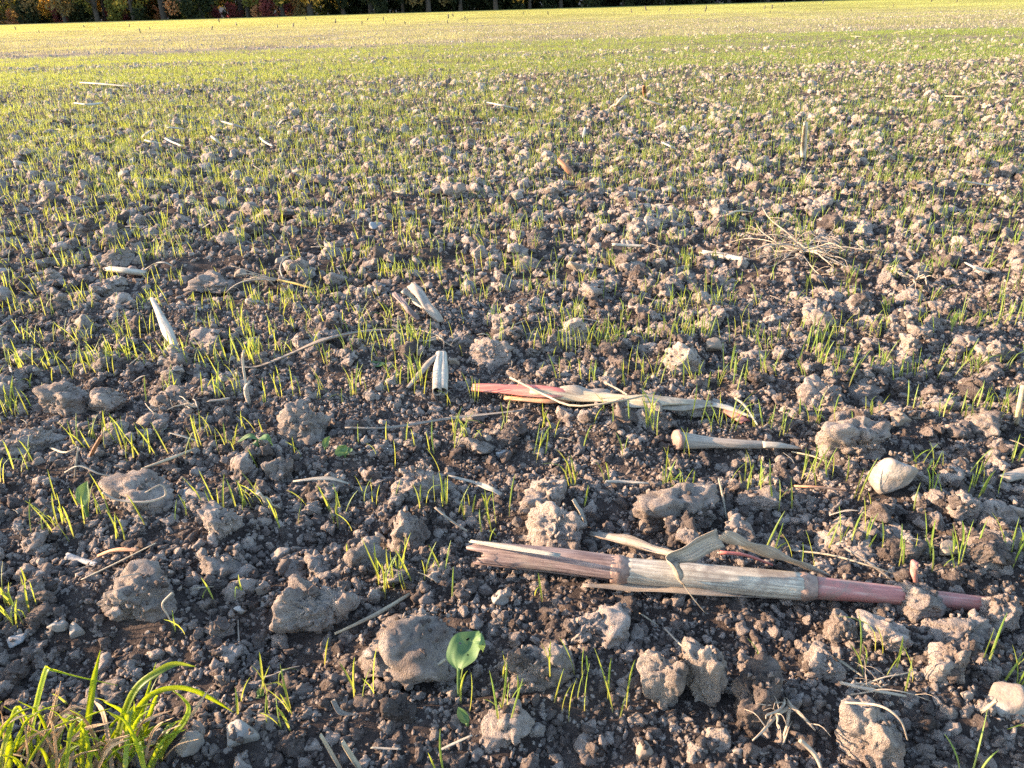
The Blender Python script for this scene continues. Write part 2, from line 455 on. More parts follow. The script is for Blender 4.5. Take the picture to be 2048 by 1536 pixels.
# ------------------------------------------------------------------ clods and stones
import bmesh
_ico = {}
def ico(sub):
    if sub not in _ico:
        bm = bmesh.new(); bmesh.ops.create_icosphere(bm, subdivisions=sub, radius=1)
        _ico[sub] = (np.array([v.co[:] for v in bm.verts]), np.array([[v.index for v in f.verts] for f in bm.faces])); bm.free()
    V, F = _ico[sub]; return V.copy(), F
def poly_rad(V, r, n, lo, hi, k):
    """radius of a random convex block seen along V; k = sharpness of its edges"""
    N = r.normal(size=(n, 3)); N /= np.linalg.norm(N, axis=1)[:, None]
    N = np.concatenate([N, np.eye(3), -np.eye(3)]); D = np.concatenate([r.uniform(lo, hi, n), r.uniform(.85, 1.05, 6)])
    c = np.maximum(V @ N.T, .02)
    q = np.minimum(D[None, :] / c, 4)
    return -np.log(np.exp(-k * q).sum(1)) / k
def clod_mesh(seed, sub, m, facets=9, lumps=50, lump_h=.5, rough=.10, name="soil_clod", rho=(.07, .24), warp=.22, cut=(.5, .95), big=1.0):
    r = np.random.default_rng(seed)
    V, F = ico(sub)
    rad = poly_rad(V, r, facets, *cut, 16)
    rad = rad * (1 + big * .30 * perlin3(V * 1.3 + r.uniform(0, 90, 3), seed % 50) + big * .20 * perlin3(V * 2.9 + r.uniform(0, 90, 3), seed % 47))
    b = np.zeros(len(V))
    for _ in range(lumps):                        # aggregated crumbs
        n = r.normal(size=3); n /= np.linalg.norm(n); rh = r.uniform(*rho)
        q = 1 - ((V - n) ** 2).sum(1) / rh ** 2
        b = np.maximum(b, np.sqrt(np.maximum(q, 0)) * rh * r.uniform(.3, 1))
    if lumps > 200:                               # larger knobs the clod is baked together from
        for _ in range(16):
            n = r.normal(size=3); n /= np.linalg.norm(n); rh = r.uniform(.2, .45)
            q = 1 - ((V - n) ** 2).sum(1) / rh ** 2
            b = np.maximum(b, b * .8 + np.sqrt(np.maximum(q, 0)) * rh * r.uniform(.3, .6))
    rad = rad + lump_h * b
    rad = rad - .10 * np.maximum(0, .10 - np.abs(perlin3(V * 2.1 + r.uniform(0, 90, 3), seed % 41))) / .10    # cracks
    k = 5
    for o in range(4):
        rad = rad + rough / (o + 1) * perlin3(V * k + r.uniform(0, 90, 3), (seed + o) % 53); k *= 2.0
    P = V * rad[:, None]
    w = np.stack([perlin3(V * 1.8 + r.uniform(0, 90, 3), 13 + i) for i in range(3)], -1)
    P = P + warp * w
    return new_mesh(name, P / np.percentile(np.abs(P), 99.5), F, (m,))
def stone_mesh(seed, m, facets=7, sub=4):
    r = np.random.default_rng(seed)
    V, F = ico(sub)
    rad = poly_rad(V, r, facets, .5, .95, 13 + 3 * (seed % 4)) * (1 + .10 * perlin3(V * 1.2 + r.uniform(0, 90, 3), 3) + .03 * perlin3(V * 5, 5))
    P = V * rad[:, None]
    return new_mesh("stone", P / np.abs(P).max(), F, (m,))
HERO = [clod_mesh(100 + k, 5, M_DRY, 7 + k % 5, 320, (.9, 1.1, .75)[k % 3], .085, rho=(.045, .13 + .04 * (k % 4)), warp=.14, big=.6) for k in range(10)]
HERO_D = [clod_mesh(140 + k, 5, M_MOIST, 8 + k % 3, 320, 1.0, .085, rho=(.045, .16), warp=.12, big=.55) for k in range(4)]
SLAB = clod_mesh(171, 5, M_DRY, 7, 380, .95, .06, warp=.10, cut=(.55, .9), big=.4, rho=(.03, .13))
BLOCK = clod_mesh(175, 5, M_DRY, 7, 380, .95, .06, warp=.10, cut=(.6, .95), big=.4, rho=(.03, .12))
MIDC = [clod_mesh(200 + k, 4, M_DRY, 7 + k % 5, 110, .85, .07, rho=(.09, .26), warp=.14, big=.6) for k in range(12)]
MIDD = [clod_mesh(230 + k, 4, M_MOIST, 7 + k % 5, 110, .85, .07, rho=(.09, .26), warp=.14, big=.6) for k in range(6)]
SMALL = [clod_mesh(260 + k, 3, M_DRY if k < 5 else M_MOIST, 7, 40, .7, .10, "crumb", (.15, .4), .15, big=.7) for k in range(10)]
TINY = [clod_mesh(300 + k, 2, M_DRY if k < 4 else M_MOIST, 6, 6, .4, .14, "crumb", (.25, .5)) for k in range(10)]
STONES = [[stone_mesh(400 + 10 * a + k, M_STONE[a], 6 + 2 * k) for k in range(3)] for a in range(4)]

MARKS = [((815, 1300), "the flat soil slab"), ((640, 1215), "the cracked rounded clod"), ((270, 985), "the root-looped clod"), ((612, 845), "the blocky upright clod"), ((1040, 1110), "the big stalk's broken end"),
         ((1420, 1150), "the big stalk's bent leaf"), ((1720, 1190), "the pink stalk end"), ((1000, 780), "the red husk end"), ((1400, 810), "the husk's pale end"), ((1460, 885), "the flared stalk piece"), ((880, 740), "the hollow stalk stub"),
         ((840, 610), "the split stalk stub"), ((560, 715), "the curved leaf strip"), ((328, 645), "the bleached leaf blade"), ((250, 540), "the cream noded stalk"), ((1610, 505), "the large root clump"), ((1785, 955), "the big pale stone"),
         ((1365, 1360), "the tall pale clods"), ((1745, 1475), "the stained blocky clod"), ((1652, 1335), "the ball-like clod"), ((200, 1400), "the grass tuft"), ((930, 1430), "the tiny cotyledon leaf"), ((172, 1000), "the spoon-leaved weed"),
         ((235, 1105), "the orange husk"), ((520, 880), "the wilted weed"), ((200, 800), "the three clods in a row"), ((830, 1000), "the straw-topped clod"), ((1365, 1020), "the warm-lit big clod"), ((907, 384), "the single soil ball"), ((1608, 290), "the upright grey stub"),
         ((1135, 335), "the brown split husk"), ((200, 190), "the long pale straw"), ((1250, 195), "the cornered straws"), ((425, 570), "the broad rooty clod"), ((1720, 880), "the cracked flat clod"), ((1920, 1290), "the clods at the stalk's tip"), ((2030, 1020), "the smooth white stone")]
MARKS = [(G(*q), nm) for q, nm in MARKS]
def near(x, y):
    return min(MARKS, key=lambda m_: (m_[0].x - x) ** 2 + (m_[0].y - y) ** 2)[1]
def hero_clod(u, v, w, h, label, mesh=None, dry=True, tilt=(0, 0), depth=None, name="soil_clod", rz=None, sink=.35, cat="clod", meshes=None):
    """a clod whose middle shows at photo pixel (u, v), w by h pixels large"""
    p = G(u, v + h * .38); s_ = pxm(p)
    sx = w / s_ / 2; sy = (depth or (sx * .85 * s_ * 2)) / s_ / 2
    dep = math.atan2(CAM_H - p.z, p.y)
    sz = max(.25 * sx, (h / s_ / 2 - .3 * sy * math.sin(dep)) / max(.3, math.cos(dep)) * 1.15)
    y_ = p.y + sy * .55
    z_ = H(p.x, y_) + sz * (1 - 2 * sink) * .9
    me = mesh if mesh is not None else (random.choice(meshes or (HERO if dry else HERO_D)))
    a = rz if rz is not None else random.uniform(-.35, .35)
    o = obj(name, me, loc=(p.x, y_, z_), rot=(tilt[0], tilt[1], a), scl=(sx * 1.12, sy * 1.12, sz * 1.12), label=label, cat=cat)
    hm_stamp(p.x, y_, sx, sy, a, z_, sz)
    keep_line([Vector((p.x - sx * .6, y_, 0)), Vector((p.x + sx * .6, y_, 0))], sy * .75)
    return o
hc = hero_clod
hc(815, 1305, 235, 125, "large flat slab of soil with a lit ragged upper edge behind the holed weed leaf", SLAB, tilt=(.25, .05), rz=.12, sink=.36)
hc(612, 1225, 120, 100, "rounded pale clod with a crack, beside the small grey pebbles", HERO[0])
hc(675, 1208, 70, 75, "pale clod leaning against the cracked rounded clod", HERO[5])
hc(275, 1205, 150, 90, "broad crusty clod above a row of thin seedlings beside the grass tuft", HERO[1])
hc(270, 985, 135, 70, "flat clod with a dry root looped over its top", BLOCK, rz=0)
hc(437, 1048, 80, 60, "notched pale clod lying above the bent-over seedling", HERO[6])
hc(612, 845, 95, 95, "upright blocky clod at the end of the long thin leaf strip", HERO[4])
hc(562, 942, 55, 55, "round dark-sided clod beside the wilted seedling", HERO[7])
hc(820, 1060, 85, 85, "crumbly clod with a straw stub lying on its top", HERO[8])
hc(835, 960, 110, 90, "lumpy clod with a dry curled leaf leading off its side", HERO[9])
hc(1115, 1065, 110, 90, "cone-shaped clod rising behind the broken end of the big maize stalk", HERO[2], sink=.2)
hc(1365, 1020, 165, 95, "big warm-lit clod behind the bent dry leaf of the maize stalk", HERO[7])
hc(1095, 1000, 90, 70, "rounded clod left of the warm-lit big clod", HERO[3])
hc(1325, 1365, 90, 110, "tall pale clod standing beside the cracked pair", HERO[5], sink=.25)
hc(1412, 1365, 90, 110, "tall pale clod with a deep shadow crack on its far side", HERO[6], sink=.25)
hc(1515, 1400, 110, 110, "shaded dark clod next to the tall pale clods", HERO_D[0])
hc(1652, 1335, 78, 65, "round ball-like clod above the branching pale root", HERO[0])
hc(1745, 1480, 115, 105, "large blocky clod with stained warm-lit face and roots across it", BLOCK, sink=.32)
hc(1840, 1205, 105, 55, "clod lying over the buried end of the pink stalk", HERO[8], sink=.15)
hc(2005, 1225, 90, 85, "clod at the far tip of the pink stalk", HERO[9])
hc(1690, 1260, 65, 65, "knobbly warm clod in front of the pink stalk", HERO[1])
hc(1780, 1275, 100, 60, "low crumbly clod beside the oval pebble", HERO[6])
hc(1940, 1270, 120, 60, "wide warm-lit clod in front of the stalk's buried tip", HERO[2])
hc(1905, 1330, 80, 80, "clod with grass-like seedlings leaning across it", HERO[3])
hc(125, 800, 90, 60, "smooth-topped clod, first of three lying in a row", BLOCK)
hc(208, 803, 85, 62, "smooth-topped clod, middle of three lying in a row", SLAB)
hc(335, 803, 80, 52, "smooth-topped clod, last of three lying in a row", HERO[1])
hc(425, 570, 90, 45, "broad clod with dry roots trailing from it", HERO[0])
hc(907, 384, 42, 38, "single round ball of soil standing proud of the crop", HERO[5], sink=.15)
hc(40, 880, 105, 65, "ragged crusty clod beside the brown upright stick", HERO[9])
hc(80, 1020, 60, 40, "rounded stone-like clod below the spoon-leaved weed seedling", HERO[0])
hc(800, 1420, 0 + 60, 50, "dark clod in front of the flat soil slab", HERO_D[1], dry=False)
hc(1370, 590 + 120, 95, 80, "craggy clod standing between seedlings beyond the red husk", HERO[8])
hc(985, 705, 80, 55, "craggy clod beyond the red end of the flattened husk", HERO[2])
hc(1650, 790, 95, 75, "high crumbly clod to the side of the flared stalk piece", HERO[4])
hc(1640, 640, 60, 50, "lit clod by the tan angular stone", HERO[6])
hc(1720, 880, 130, 90, "cracked flat clod behind the big pale stone", HERO[7])
hc(1400, 810, 90, 55, "clod resting against the flattened husk near its far end", HERO[9])

def stone(u, v, w, h, a, k, label, rz=0.0, tilt=0.0, group=None, sink=.22):
    p = G(u, v + h * .35); s_ = pxm(p)
    sx = w / s_ / 2 * 1.08; sz = max(h / s_ / 2 * 1.0, sx * .4); sy = sx * .8
    z_ = H(p.x, p.y + sy * .4) + sz * (1 - 2 * sink)
    o = obj("stone", STONES[a][k], loc=(p.x, p.y + sy * .4, z_), rot=(tilt, tilt * .5, rz), scl=(sx, sy, sz), label=label, cat="stone", group=group)
    hm_stamp(p.x, p.y + sy * .4, sx, sy, rz, z_, sz)
    keep_line([Vector((p.x, p.y + sy * .4, 0))] * 2, sx * .6)
    return o
stone(1785, 955, 80, 95, 3, 2, "big pale angular stone standing among seedlings", .5, .3, sink=.12)
stone(485, 1472, 60, 50, 0, 0, "grey angular stone beside the grass tuft", .2)
stone(380, 1490, 50, 55, 0, 1, "grey stone half hidden by the grass tuft", .8)
stone(445, 1360, 28, 38, 0, 2, "small round grey pebble standing on edge", .1)
stone(362, 992, 32, 22, 1, 0, "smooth bluish pebble beside the root-looped clod", .2)
stone(335, 975, 20, 16, 2, 0, "small tan pebble touching the root-looped clod")
stone(1006, 910, 34, 24, 1, 1, "bluish angular stone lying on bare soil", .3)
stone(1000, 1196, 32, 40, 0, 1, "upright grey stone in front of the maize stalk's broken end", .2)
stone(1770, 1232, 38, 22, 0, 0, "oval flat grey pebble just below the pink stalk", -.2)
stone(1938, 1390, 30, 24, 0, 2, "grey oval pebble beside a straw stub", .5)
stone(2035, 1025, 40, 34, 3, 2, "smooth white stone beyond the buried stalk tip")
stone(1838, 830, 36, 20, 0, 2, "smooth rounded pebble above the cracked flat clod", .1)
stone(1592, 670, 32, 26, 2, 1, "tan angular stone between two lit clods", .4)
stone(1800, 835, 40, 30, 2, 2, "tan pebble with a lit face beside the smooth rounded pebble", .3)
stone(1425, 695, 30, 34, 2, 0, "yellowish upright stone by the craggy clod", .3)
stone(1925, 925, 30, 32, 2, 1, "wedge-shaped tan stone by a cracked clod", .8)
stone(1872, 892, 20, 14, 3, 0, "small pale pebble on the lit crumbs")
stone(540, 1207, 38, 20, 0, 0, "flat grey pebble touching the cracked rounded clod", .1)
stone(480, 1222, 28, 17, 3, 1, "flat pale pebble left of the cracked rounded clod", -.1)
stone(525, 1180, 28, 24, 0, 2, "grey pebble above the flat grey pebble", .6)
stone(118, 1252, 38, 28, 0, 1, "grey wedge stone near the kinked seedling", -.3)
stone(155, 1262, 26, 38, 0, 0, "upright grey stone touching a wedge stone", .3)
stone(30, 1283, 38, 22, 1, 2, "bluish flat stone by the grass tuft", .2)
stone(1895, 1100, 36, 34, 2, 0, "tan rounded stone near the red upright stub", .4)
stone(870, 383, 22, 16, 0, 1, "pale stone beside the single round ball of soil")
stone(42, 330, 28, 18, 3, 2, "rounded pale stone far up the field, next to a dark one")
stone(482, 545, 28, 24, 2, 2, "yellowish round stone behind seedlings")
stone(757, 575, 26, 15, 1, 1, "thin bluish stone beyond the split stalk stub")
stone(325, 722, 20, 24, 0, 0, "grey pebble below the pale leaf blade")
stone(1260, 393, 26, 24, 0, 2, "grey round stone in the middle of the crop")
stone(1340, 345 + 35, 30, 22, 3, 0, "pale grey stone far out between seedlings")
stone(908, 722, 22, 18, 2, 1, "small tan stone next to the hollow double stalk")
stone(1480, 1505, 30, 26, 0, 2, "grey stone in the crumbs before the tall pale clods", .3)
stone(1520, 1505, 32, 24, 3, 1, "pale stone beside a thin seedling before the tall clods", .1)
stone(1290, 1500, 38, 40, 2, 2, "brownish round stone in the shaded crumbs", .1)
stone(560, 1110, 36, 28, 0, 1, "small angular grey stone on dark crumbs", .5)
stone(762, 1078, 30, 26, 0, 2, "elongated grey pebble beside the straw-topped clod", -.6)

# ------------------------------------------------------------------ maize remains
def lying(pts_px, up=0.0):
    return [G(u, v, up) for u, v in pts_px]
def strip(name, pxs, wpx, m, label, cat="dry leaf", ups=None, cur=.2, twist=(0, 0), seg=16, wob=.05, group=None, side=None, seed=1, thick=.0007, lift=.004):
    ups = ups or [lift] * len(pxs)
    P = [G(u, v, z) for (u, v), z in zip(pxs, ups)]
    c = P[len(P) // 2]; s_ = pxm(c)
    mb = MB(); base = Vector((P[0].x, P[0].y, H(P[0].x, P[0].y)))
    ribbon(mb, [p - base for p in P], [w / s_ for w in wpx], seg, cur, thick, side, twist, 5, wob, seed)
    keep_line(P, .006)
    return obj(name, mb.mesh(name, m), loc=base, label=label, cat=cat, group=group)
def stick(name, pxs, rpx, m, label, cat="straw", ups=None, n=8, seg=10, ridge=.12, group=None, seed=1, oval=.62):
    s0 = pxm(G(*pxs[0])); R = [r / s0 for r in rpx]
    ups = ups or [R[0] * .3 + .002] * len(pxs)
    P = [G(u, v, z) for (u, v), z in zip(pxs, ups)]
    mb = MB(); base = Vector((P[0].x, P[0].y, H(P[0].x, P[0].y)))
    tube(mb, [p - base for p in P], R, n + 2, seg, ridge, True, int(pxs[0][0]), oval, None, 1.6)
    keep_line(P, .005)
    return obj(name, mb.mesh(name, m), loc=base, label=label, cat=cat, group=group)

# the big stalk: one rigid axis through its two ends
A = G(945, 1112); B = G(2010, 1212)
A.z = H(A.x, A.y); B.z = H(B.x, B.y)
ups_ = .019
r1, r2, r3 = .0155, .0150, .0105
zA = max(H(A.x + (B.x - A.x) * t, A.y + (B.y - A.y) * t) for t in (0, .1, .2, .3)) + .010
def axis_pt(u, v, up): return G(u, v, up)
N0, N1, N2, N3, N4 = [G(*q) for q in ((985, 1110, .020), (1238, 1139, .017), (1608, 1173, .014), (1790, 1190, .008), (2010, 1214, -.004))]
stalk = root("maize_stalk", N0, "long broken maize stalk with grey and pink segments lying on the soil", "stalk")
def spart(name, mb, m, parent=stalk, label=None):
    o = obj(name, mb.mesh(name, m), parent=parent)
    if label: o["label"] = label
    return o
L = lambda p: p - N0
mb = MB()                                              # split, fluted first segment: an open shell with ragged end
def shell(mb, pts, radii, a0, a1, n, seg, seed, ragged=.0, thick=.0016):
    P = smooth_path(pts, seg); T, S, N = frames(P)
    r = random.Random(seed); prof = [1 + r.uniform(-.05, .05) for _ in range(n)]; rag = [r.uniform(0, ragged) for _ in range(n + 6)]; rag = [sum(rag[k:k + 4]) / 4 * (1.6 if k % 9 < 5 else .5) for k in range(n)]
    R = np.interp(np.linspace(0, 1, seg), np.linspace(0, 1, len(radii)), radii)
    V, UV = [], []
    for layer in (0, 1):
        for i in range(seg):
            for k in range(n):
                a = a0 + (a1 - a0) * k / (n - 1); q = R[i] * prof[k] - layer * thick
                V.append(P[i] + T[i] * (rag[k] * (1 - i / (seg - 1)) ** 3) + S[i] * math.cos(a) * q + N[i] * math.sin(a) * q)
                UV.append((k / (n - 1), i / (seg - 1)))
    m = seg * n; F = []
    for i in range(seg - 1):
        for k in range(n - 1):
            a, b, c, d = i * n + k, i * n + k + 1, (i + 1) * n + k + 1, (i + 1) * n + k
            F += [(a, b, c, d), (a + m, d + m, c + m, b + m)]
        a, d = i * n, (i + 1) * n; F.append((a, d, d + m, a + m))
        a, d = i * n + n - 1, (i + 1) * n + n - 1; F.append((a, a + m, d + m, d))
    for k in range(n - 1):
        F.append((k, k + m, k + 1 + m, k + 1)); q = (seg - 1) * n + k; F.append((q, q + 1, q + 1 + m, q + m))
    mb.add(V, F, UV)
mid01 = N0.lerp(N1, .5) + Vector((0, 0, .001))
shell(mb, [L(N0), L(mid01), L(N1)], [.0104, .0113, .0115, .0113], -.25, math.pi * 1.62, 40, 18, 3, -.016)
tube(mb, [L(N0.lerp(N1, .03)), L(mid01), L(N1)], [.0072, .0088, .0097], 14, 10, .12, True, 5)
spart("internode", mb, M_PURPLE, label="weathered purple-brown segment split along its length")
mb = MB()                                              # pale loose splinter at the broken end
ribbon(mb, [L(G(940, 1083, .03)), L(G(1010, 1095, .036)), L(G(1120, 1112, .036))], [.003, .007, .004], 10, .2)
spart("splinter", mb, M_PALE)
for (Pn, r0, nm) in ((N1, .0118, 1), (N2, .0117, 2)):
    mb = MB(); d = (N2 - N0).normalized()
    tube(mb, [L(Pn - d * .007), L(Pn - d * .003), L(Pn), L(Pn + d * .004), L(Pn + d * .009)], [r0 * .93, r0 * 1.0, r0 * 1.04, r0 * .97, r0 * .84], 20, 9, .04, True, nm)
    spart("node", mb, M_NODE)
mb = MB()
d12 = (N2 - N1).normalized()
tube(mb, [L(N1 + d12 * .004), L(N1.lerp(N2, .3)), L(N1.lerp(N2, .7)), L(N2 - d12 * .003)], [.0105, .0112, .0114, .0116], 30, 20, .035, True, 9)
spart("internode", mb, M_CREAM, label="cream and grey streaked middle segment")
mb = MB()
tube(mb, [L(N2 + d12 * .004), L(N3), L(N4)], [.0094, .0080, .0072, .0066], 18, 16, .05, True, 2)
spart("internode", mb, M_PINK, label="smooth pink end segment running under the soil")
def spart_strip(pts, w, m, name="leaf", **kw):
    mb = MB(); ribbon(mb, [L(p) for p in pts], w, **kw); return spart(name, mb, m)
# dry leaf: clasps the stalk, rises to a fold and comes down behind
Yk = N1.lerp(N2, .33)
spart_strip([G(1362, 1165, .022), G(1352, 1140, .036), G(1340, 1118, .040), G(1385, 1098, .045), G(1438, 1072, .050)], [.009, .014, .012, .016, .017], M_GREYLEAF, seg=22, cur=.35, wob=.1, seed=4, twist=(.3, .9))
spart_strip([G(1437, 1072, .050), G(1500, 1095, .040), G(1580, 1122, .024), G(1660, 1152, .008)], [.017, .021, .016, .004], M_GREYLEAF, seg=20, cur=.3, wob=.08, seed=6, twist=(.8, .4))
spart_strip([G(1178, 1070, .012), G(1240, 1082, .018), G(1300, 1100, .020), G(1350, 1112, .030)], [.006, .014, .010, .006], M_GREYLEAF, seg=16, cur=.4, wob=.06, seed=8)
spart_strip([G(1165, 1172, .006), G(1260, 1178, .008), G(1400, 1186, .008), G(1560, 1196, .006)], [.004, .008, .008, .004], M_GREYLEAF, seg=18, cur=.3, wob=.08, seed=12)
mb = MB(); tube(mb, [L(G(1360, 1160, .022)), L(G(1385, 1195, .014)), L(G(1412, 1228, .004))], [.0006, .0005, .0004], 5, 8); spart("leaf_thread", mb, M_STRAW)
mb = MB(); tube(mb, [L(G(1440, 1105, .012)), L(G(1490, 1110, .010)), L(G(1545, 1130, .006))], [.0016, .0014, .001], 6, 8); spart("brace_root", mb, M_RED)
keep_line([N0, N1, N2, N3], .016)

# flattened red and straw husk
r0 = G(945, 775)
husk = root("flattened_stalk", r0, "flattened broken maize stalk with red ends and straw-coloured middle", "stalk")
def hp(name, mb, m): return obj(name, mb.mesh(name, m), parent=husk)
def Lh(q, up): return G(*q, up) - r0
mb = MB(); ribbon(mb, [Lh((945, 774), .010), Lh((1010, 776), .016), Lh((1100, 782), .018), Lh((1180, 790), .014)], [.014, .026, .028, .016], 16, -.28, .002, None, (.1, .2), 9, .04, 2); hp("red_skin", mb, M_RED)
mb = MB(); ribbon(mb, [Lh((1010, 795), .010), Lh((1090, 800), .012), Lh((1150, 800), .010)], [.008, .013, .006], 12, -.25, .002); hp("red_skin", mb, M_ORANGE)
mb = MB(); ribbon(mb, [Lh((1060, 782), .020), Lh((1180, 792), .019), Lh((1300, 800), .018), Lh((1420, 806), .014)], [.012, .024, .022, .010], 18, -.3, .002, None, (0, .3), 9, .08, 3); hp("stalk_fibre", mb, M_STRAW)
mb = MB(); ribbon(mb, [Lh((1120, 778), .018), Lh((1170, 782), .022), Lh((1220, 786), .016)], [.016, .022, .008], 12, -.3, .002, None, (0, .2), 7, .12, 5); hp("stalk_fibre", mb, M_GREYLEAF)
mb = MB(); ribbon(mb, [Lh((1250, 810), .012), Lh((1360, 812), .014), Lh((1440, 812), .012), Lh((1510, 838), .006)], [.014, .020, .016, .005], 16, -.25, .0015, None, (.2, .5), 7, .08, 7); hp("stalk_fibre", mb, M_PALE)
mb = MB(); ribbon(mb, [Lh((1448, 818), .010), Lh((1470, 826), .009), Lh((1492, 844), .004)], [.015, .018, .014], 10, -.25, .002); hp("red_skin", mb, M_RED)
for k, q in enumerate((((1020, 755), (1090, 790), (1150, 812), (1250, 800), (1310, 785)), ((1210, 765), (1235, 778), (1255, 790)), ((1470, 796), (1490, 812), (1515, 850)))):
    mb = MB(); tube(mb, [Lh(p, .028 if k == 0 and i < 4 else .016) for i, p in enumerate(q)], [.0014, .0013, .001], 6, 14); hp("fibre_strand", mb, M_STRAW)
keep_line([G(945, 775), G(1180, 792), G(1500, 830)], .012)

# stalk piece with a flared end
p0 = G(1352, 882)
fl = root("flared_stalk_piece", p0, "tan stalk piece with a flared root end lying beside a seedling row", "stalk")
mb = MB(); tube(mb, [G(1353, 880, .012) - p0, G(1400, 884, .010) - p0, G(1480, 888, .009) - p0, G(1540, 890, .008) - p0], [.0108, .0095, .0062, .0054, .0048], 18, 16, .16, True, 4, .75); obj("stem", mb.mesh("stem", M_GREYLEAF), parent=fl)
mb = MB(); ribbon(mb, [G(1525, 888, .012) - p0, G(1560, 890, .010) - p0, G(1600, 897, .003) - p0], [.011, .010, .003], 10, -.3, .0015); obj("splinter", mb.mesh("splinter", M_PALE), parent=fl)
mb = MB(); tube(mb, [G(1350, 880, .012) - p0, G(1358, 880, .012) - p0], [.0105, .0124], 18, 3, .1, True, 6); obj("flare", mb.mesh("flare", M_NODE), parent=fl)
keep_line([p0, G(1590, 896)], .01)

# hollow double stalk with a leaf strip
p0 = G(880, 745)
ho = root("hollow_stalk_piece", p0, "short hollow double-barrelled stalk stub with its open end showing", "stalk")
for k, dx in enumerate((-5, 7)):
    mb = MB(); shell(mb, [G(879 + dx, 783, .010) - p0, G(880 + dx, 745, .014) - p0, G(882 + dx * .6, 708, .016) - p0], [.0060, .0065, .0055], 0, 6.1, 16, 8, k, 0, .0012)
    obj("barrel", mb.mesh("barrel", M_PALE if k else M_CREAM), parent=ho)
mb = MB(); ribbon(mb, [G(815, 776, .006) - p0, G(838, 748, .014) - p0, G(862, 720, .018) - p0, G(885, 703, .018) - p0], [.004, .009, .010, .005], 12, -.25, .001); obj("leaf", mb.mesh("leaf", M_GREYLEAF), parent=ho)
keep_line([G(880, 780), G(883, 705)], .012)

# split stub bundle
p0 = G(840, 615)
sb = root("split_stalk_stub", p0, "stub of maize stalk split into three lengthwise slats", "stalk")
for k, (a, b, w) in enumerate((((790, 588), (836, 640), .010), ((806, 580), (850, 620), .012), ((824, 570), (882, 645), .017))):
    mb = MB(); ribbon(mb, [G(*a, .030) - p0, G((a[0] + b[0]) / 2, (a[1] + b[1]) / 2, .022) - p0, G(*b, .006) - p0], [w, w * 1.1, w * .8], 12, -.14, .0025, None, (0, .3), 7, .14, k)
    obj("slat", mb.mesh("slat", (M_PURPLE, M_CREAM, M_GREYLEAF)[k]), parent=sb)
keep_line([G(800, 590), G(880, 645)], .02)

strip("leaf_strip", [(478, 735), (520, 733), (590, 705), (660, 677), (750, 662), (850, 660)], [3, 7, 10, 12, 11, 5], M_GREYLEAF, "long curved dry leaf strip arching over the crumbs", ups=[.003, .008, .018, .022, .018, .006], seg=30, cur=.3)
strip("leaf_strip", [(690, 856), (780, 856), (900, 838), (1045, 822)], [3, 7, 9, 5], M_GREYLEAF, "long thin grey leaf strip beyond the blocky upright clod", seg=22, lift=.010, cur=.3)
strip("dry_leaf", [(303, 595), (318, 625), (335, 662), (352, 694)], [7, 14, 22, 12], M_PALE, "pale bleached leaf blade lying flat and pointing down the field", ups=[.035, .026, .016, .006], seg=14, cur=-.2)
o = stick("noded_stalk_piece", [(215, 537), (250, 541), (290, 546)], [8, 9, 8], M_PALE, "cream stalk piece with a dark node ring between seedlings", "stalk", n=14, ridge=.05)
mb = MB(); b0 = o.location; tube(mb, [G(262, 542, .012) - b0, G(268, 543, .012) - b0], [.0105, .0105], 14, 3); obj("node", mb.mesh("node", M_NODE), parent=o)
strip("leaf_strip", [(290, 540), (310, 528), (330, 526), (345, 533)], [6, 8, 7, 3], M_PALE, "short curled pale leaf off the end of the cream stalk piece", ups=[.012, .02, .018, .008])
stick("brown_stick", [(178, 920), (190, 895), (203, 872)], [4, 4.5, 4], M_BROWN, "brown woody stick poking up at a slant from the soil", "stick", ups=[-.005, .022, .042])
strip("orange_husk", [(197, 1112), (232, 1100), (277, 1101)], [7, 10, 8], M_ORANGE, "bent orange-brown husk fragment on dark crumbs", "husk", ups=[.006, .012, .010], cur=-.3, thick=.0014)
stick("grey_stub", [(132, 1112), (160, 1120), (195, 1130)], [8, 6, 5], M_STONE[1], "grey-blue stub of stem next to the orange husk", "stem", n=10)
stick("straw", [(162, 1160), (235, 1125), (312, 1086)], [2.2, 2.2, 1.8], M_STRAW, "pale straw crossing in front of the orange husk", ups=[.004, .010, .016])
stick("straw", [(100, 895), (130, 905), (157, 893)], [2, 2.4, 2], M_STRAW, "thin straw bridging behind the slanting brown stick", ups=[.004, .018, .02])
stick("straw", [(150, 955), (152, 925), (157, 893)], [1.8, 2, 1.8], M_PALE, "pale straw standing nearly upright beside the brown stick", ups=[0, .02, .04])
stick("straw", [(870, 1015), (900, 1040), (935, 1063)], [2.5, 2.5, 2.2], M_STRAW, "short straw slanting down beside the cone-shaped clod", ups=[.016, .010, .004])
strip("leaf_strip", [(895, 952), (945, 965), (980, 978), (1002, 990)], [4, 10, 13, 8], M_PALE, "twisted pale leaf strip leading off the lumpy clod", ups=[.02, .016, .012, .008], wob=.1)
strip("leaf_strip", [(1145, 1000), (1160, 1025), (1172, 1050)], [9, 11, 6], M_PALE, "small upright curled leaf scrap behind the maize stalk", ups=[.03, .018, .006], cur=.4)
stick("straw", [(1210, 963), (1250, 964), (1297, 967)], [4, 4, 3], M_PALE, "thick pale straw lying level before the warm-lit big clod", ups=[.012] * 3)
stick("straw", [(1588, 972), (1630, 974), (1690, 980)], [3, 3.5, 2.5], M_ORANGE, "reddish straw lying level above the seedling tufts", ups=[.014, .016, .010])
stick("straw", [(1438, 958), (1445, 990), (1452, 1035)], [2.4, 2.6, 2], M_PALE, "pale straw hanging down beside the warm-lit big clod", ups=[.05, .03, .008])
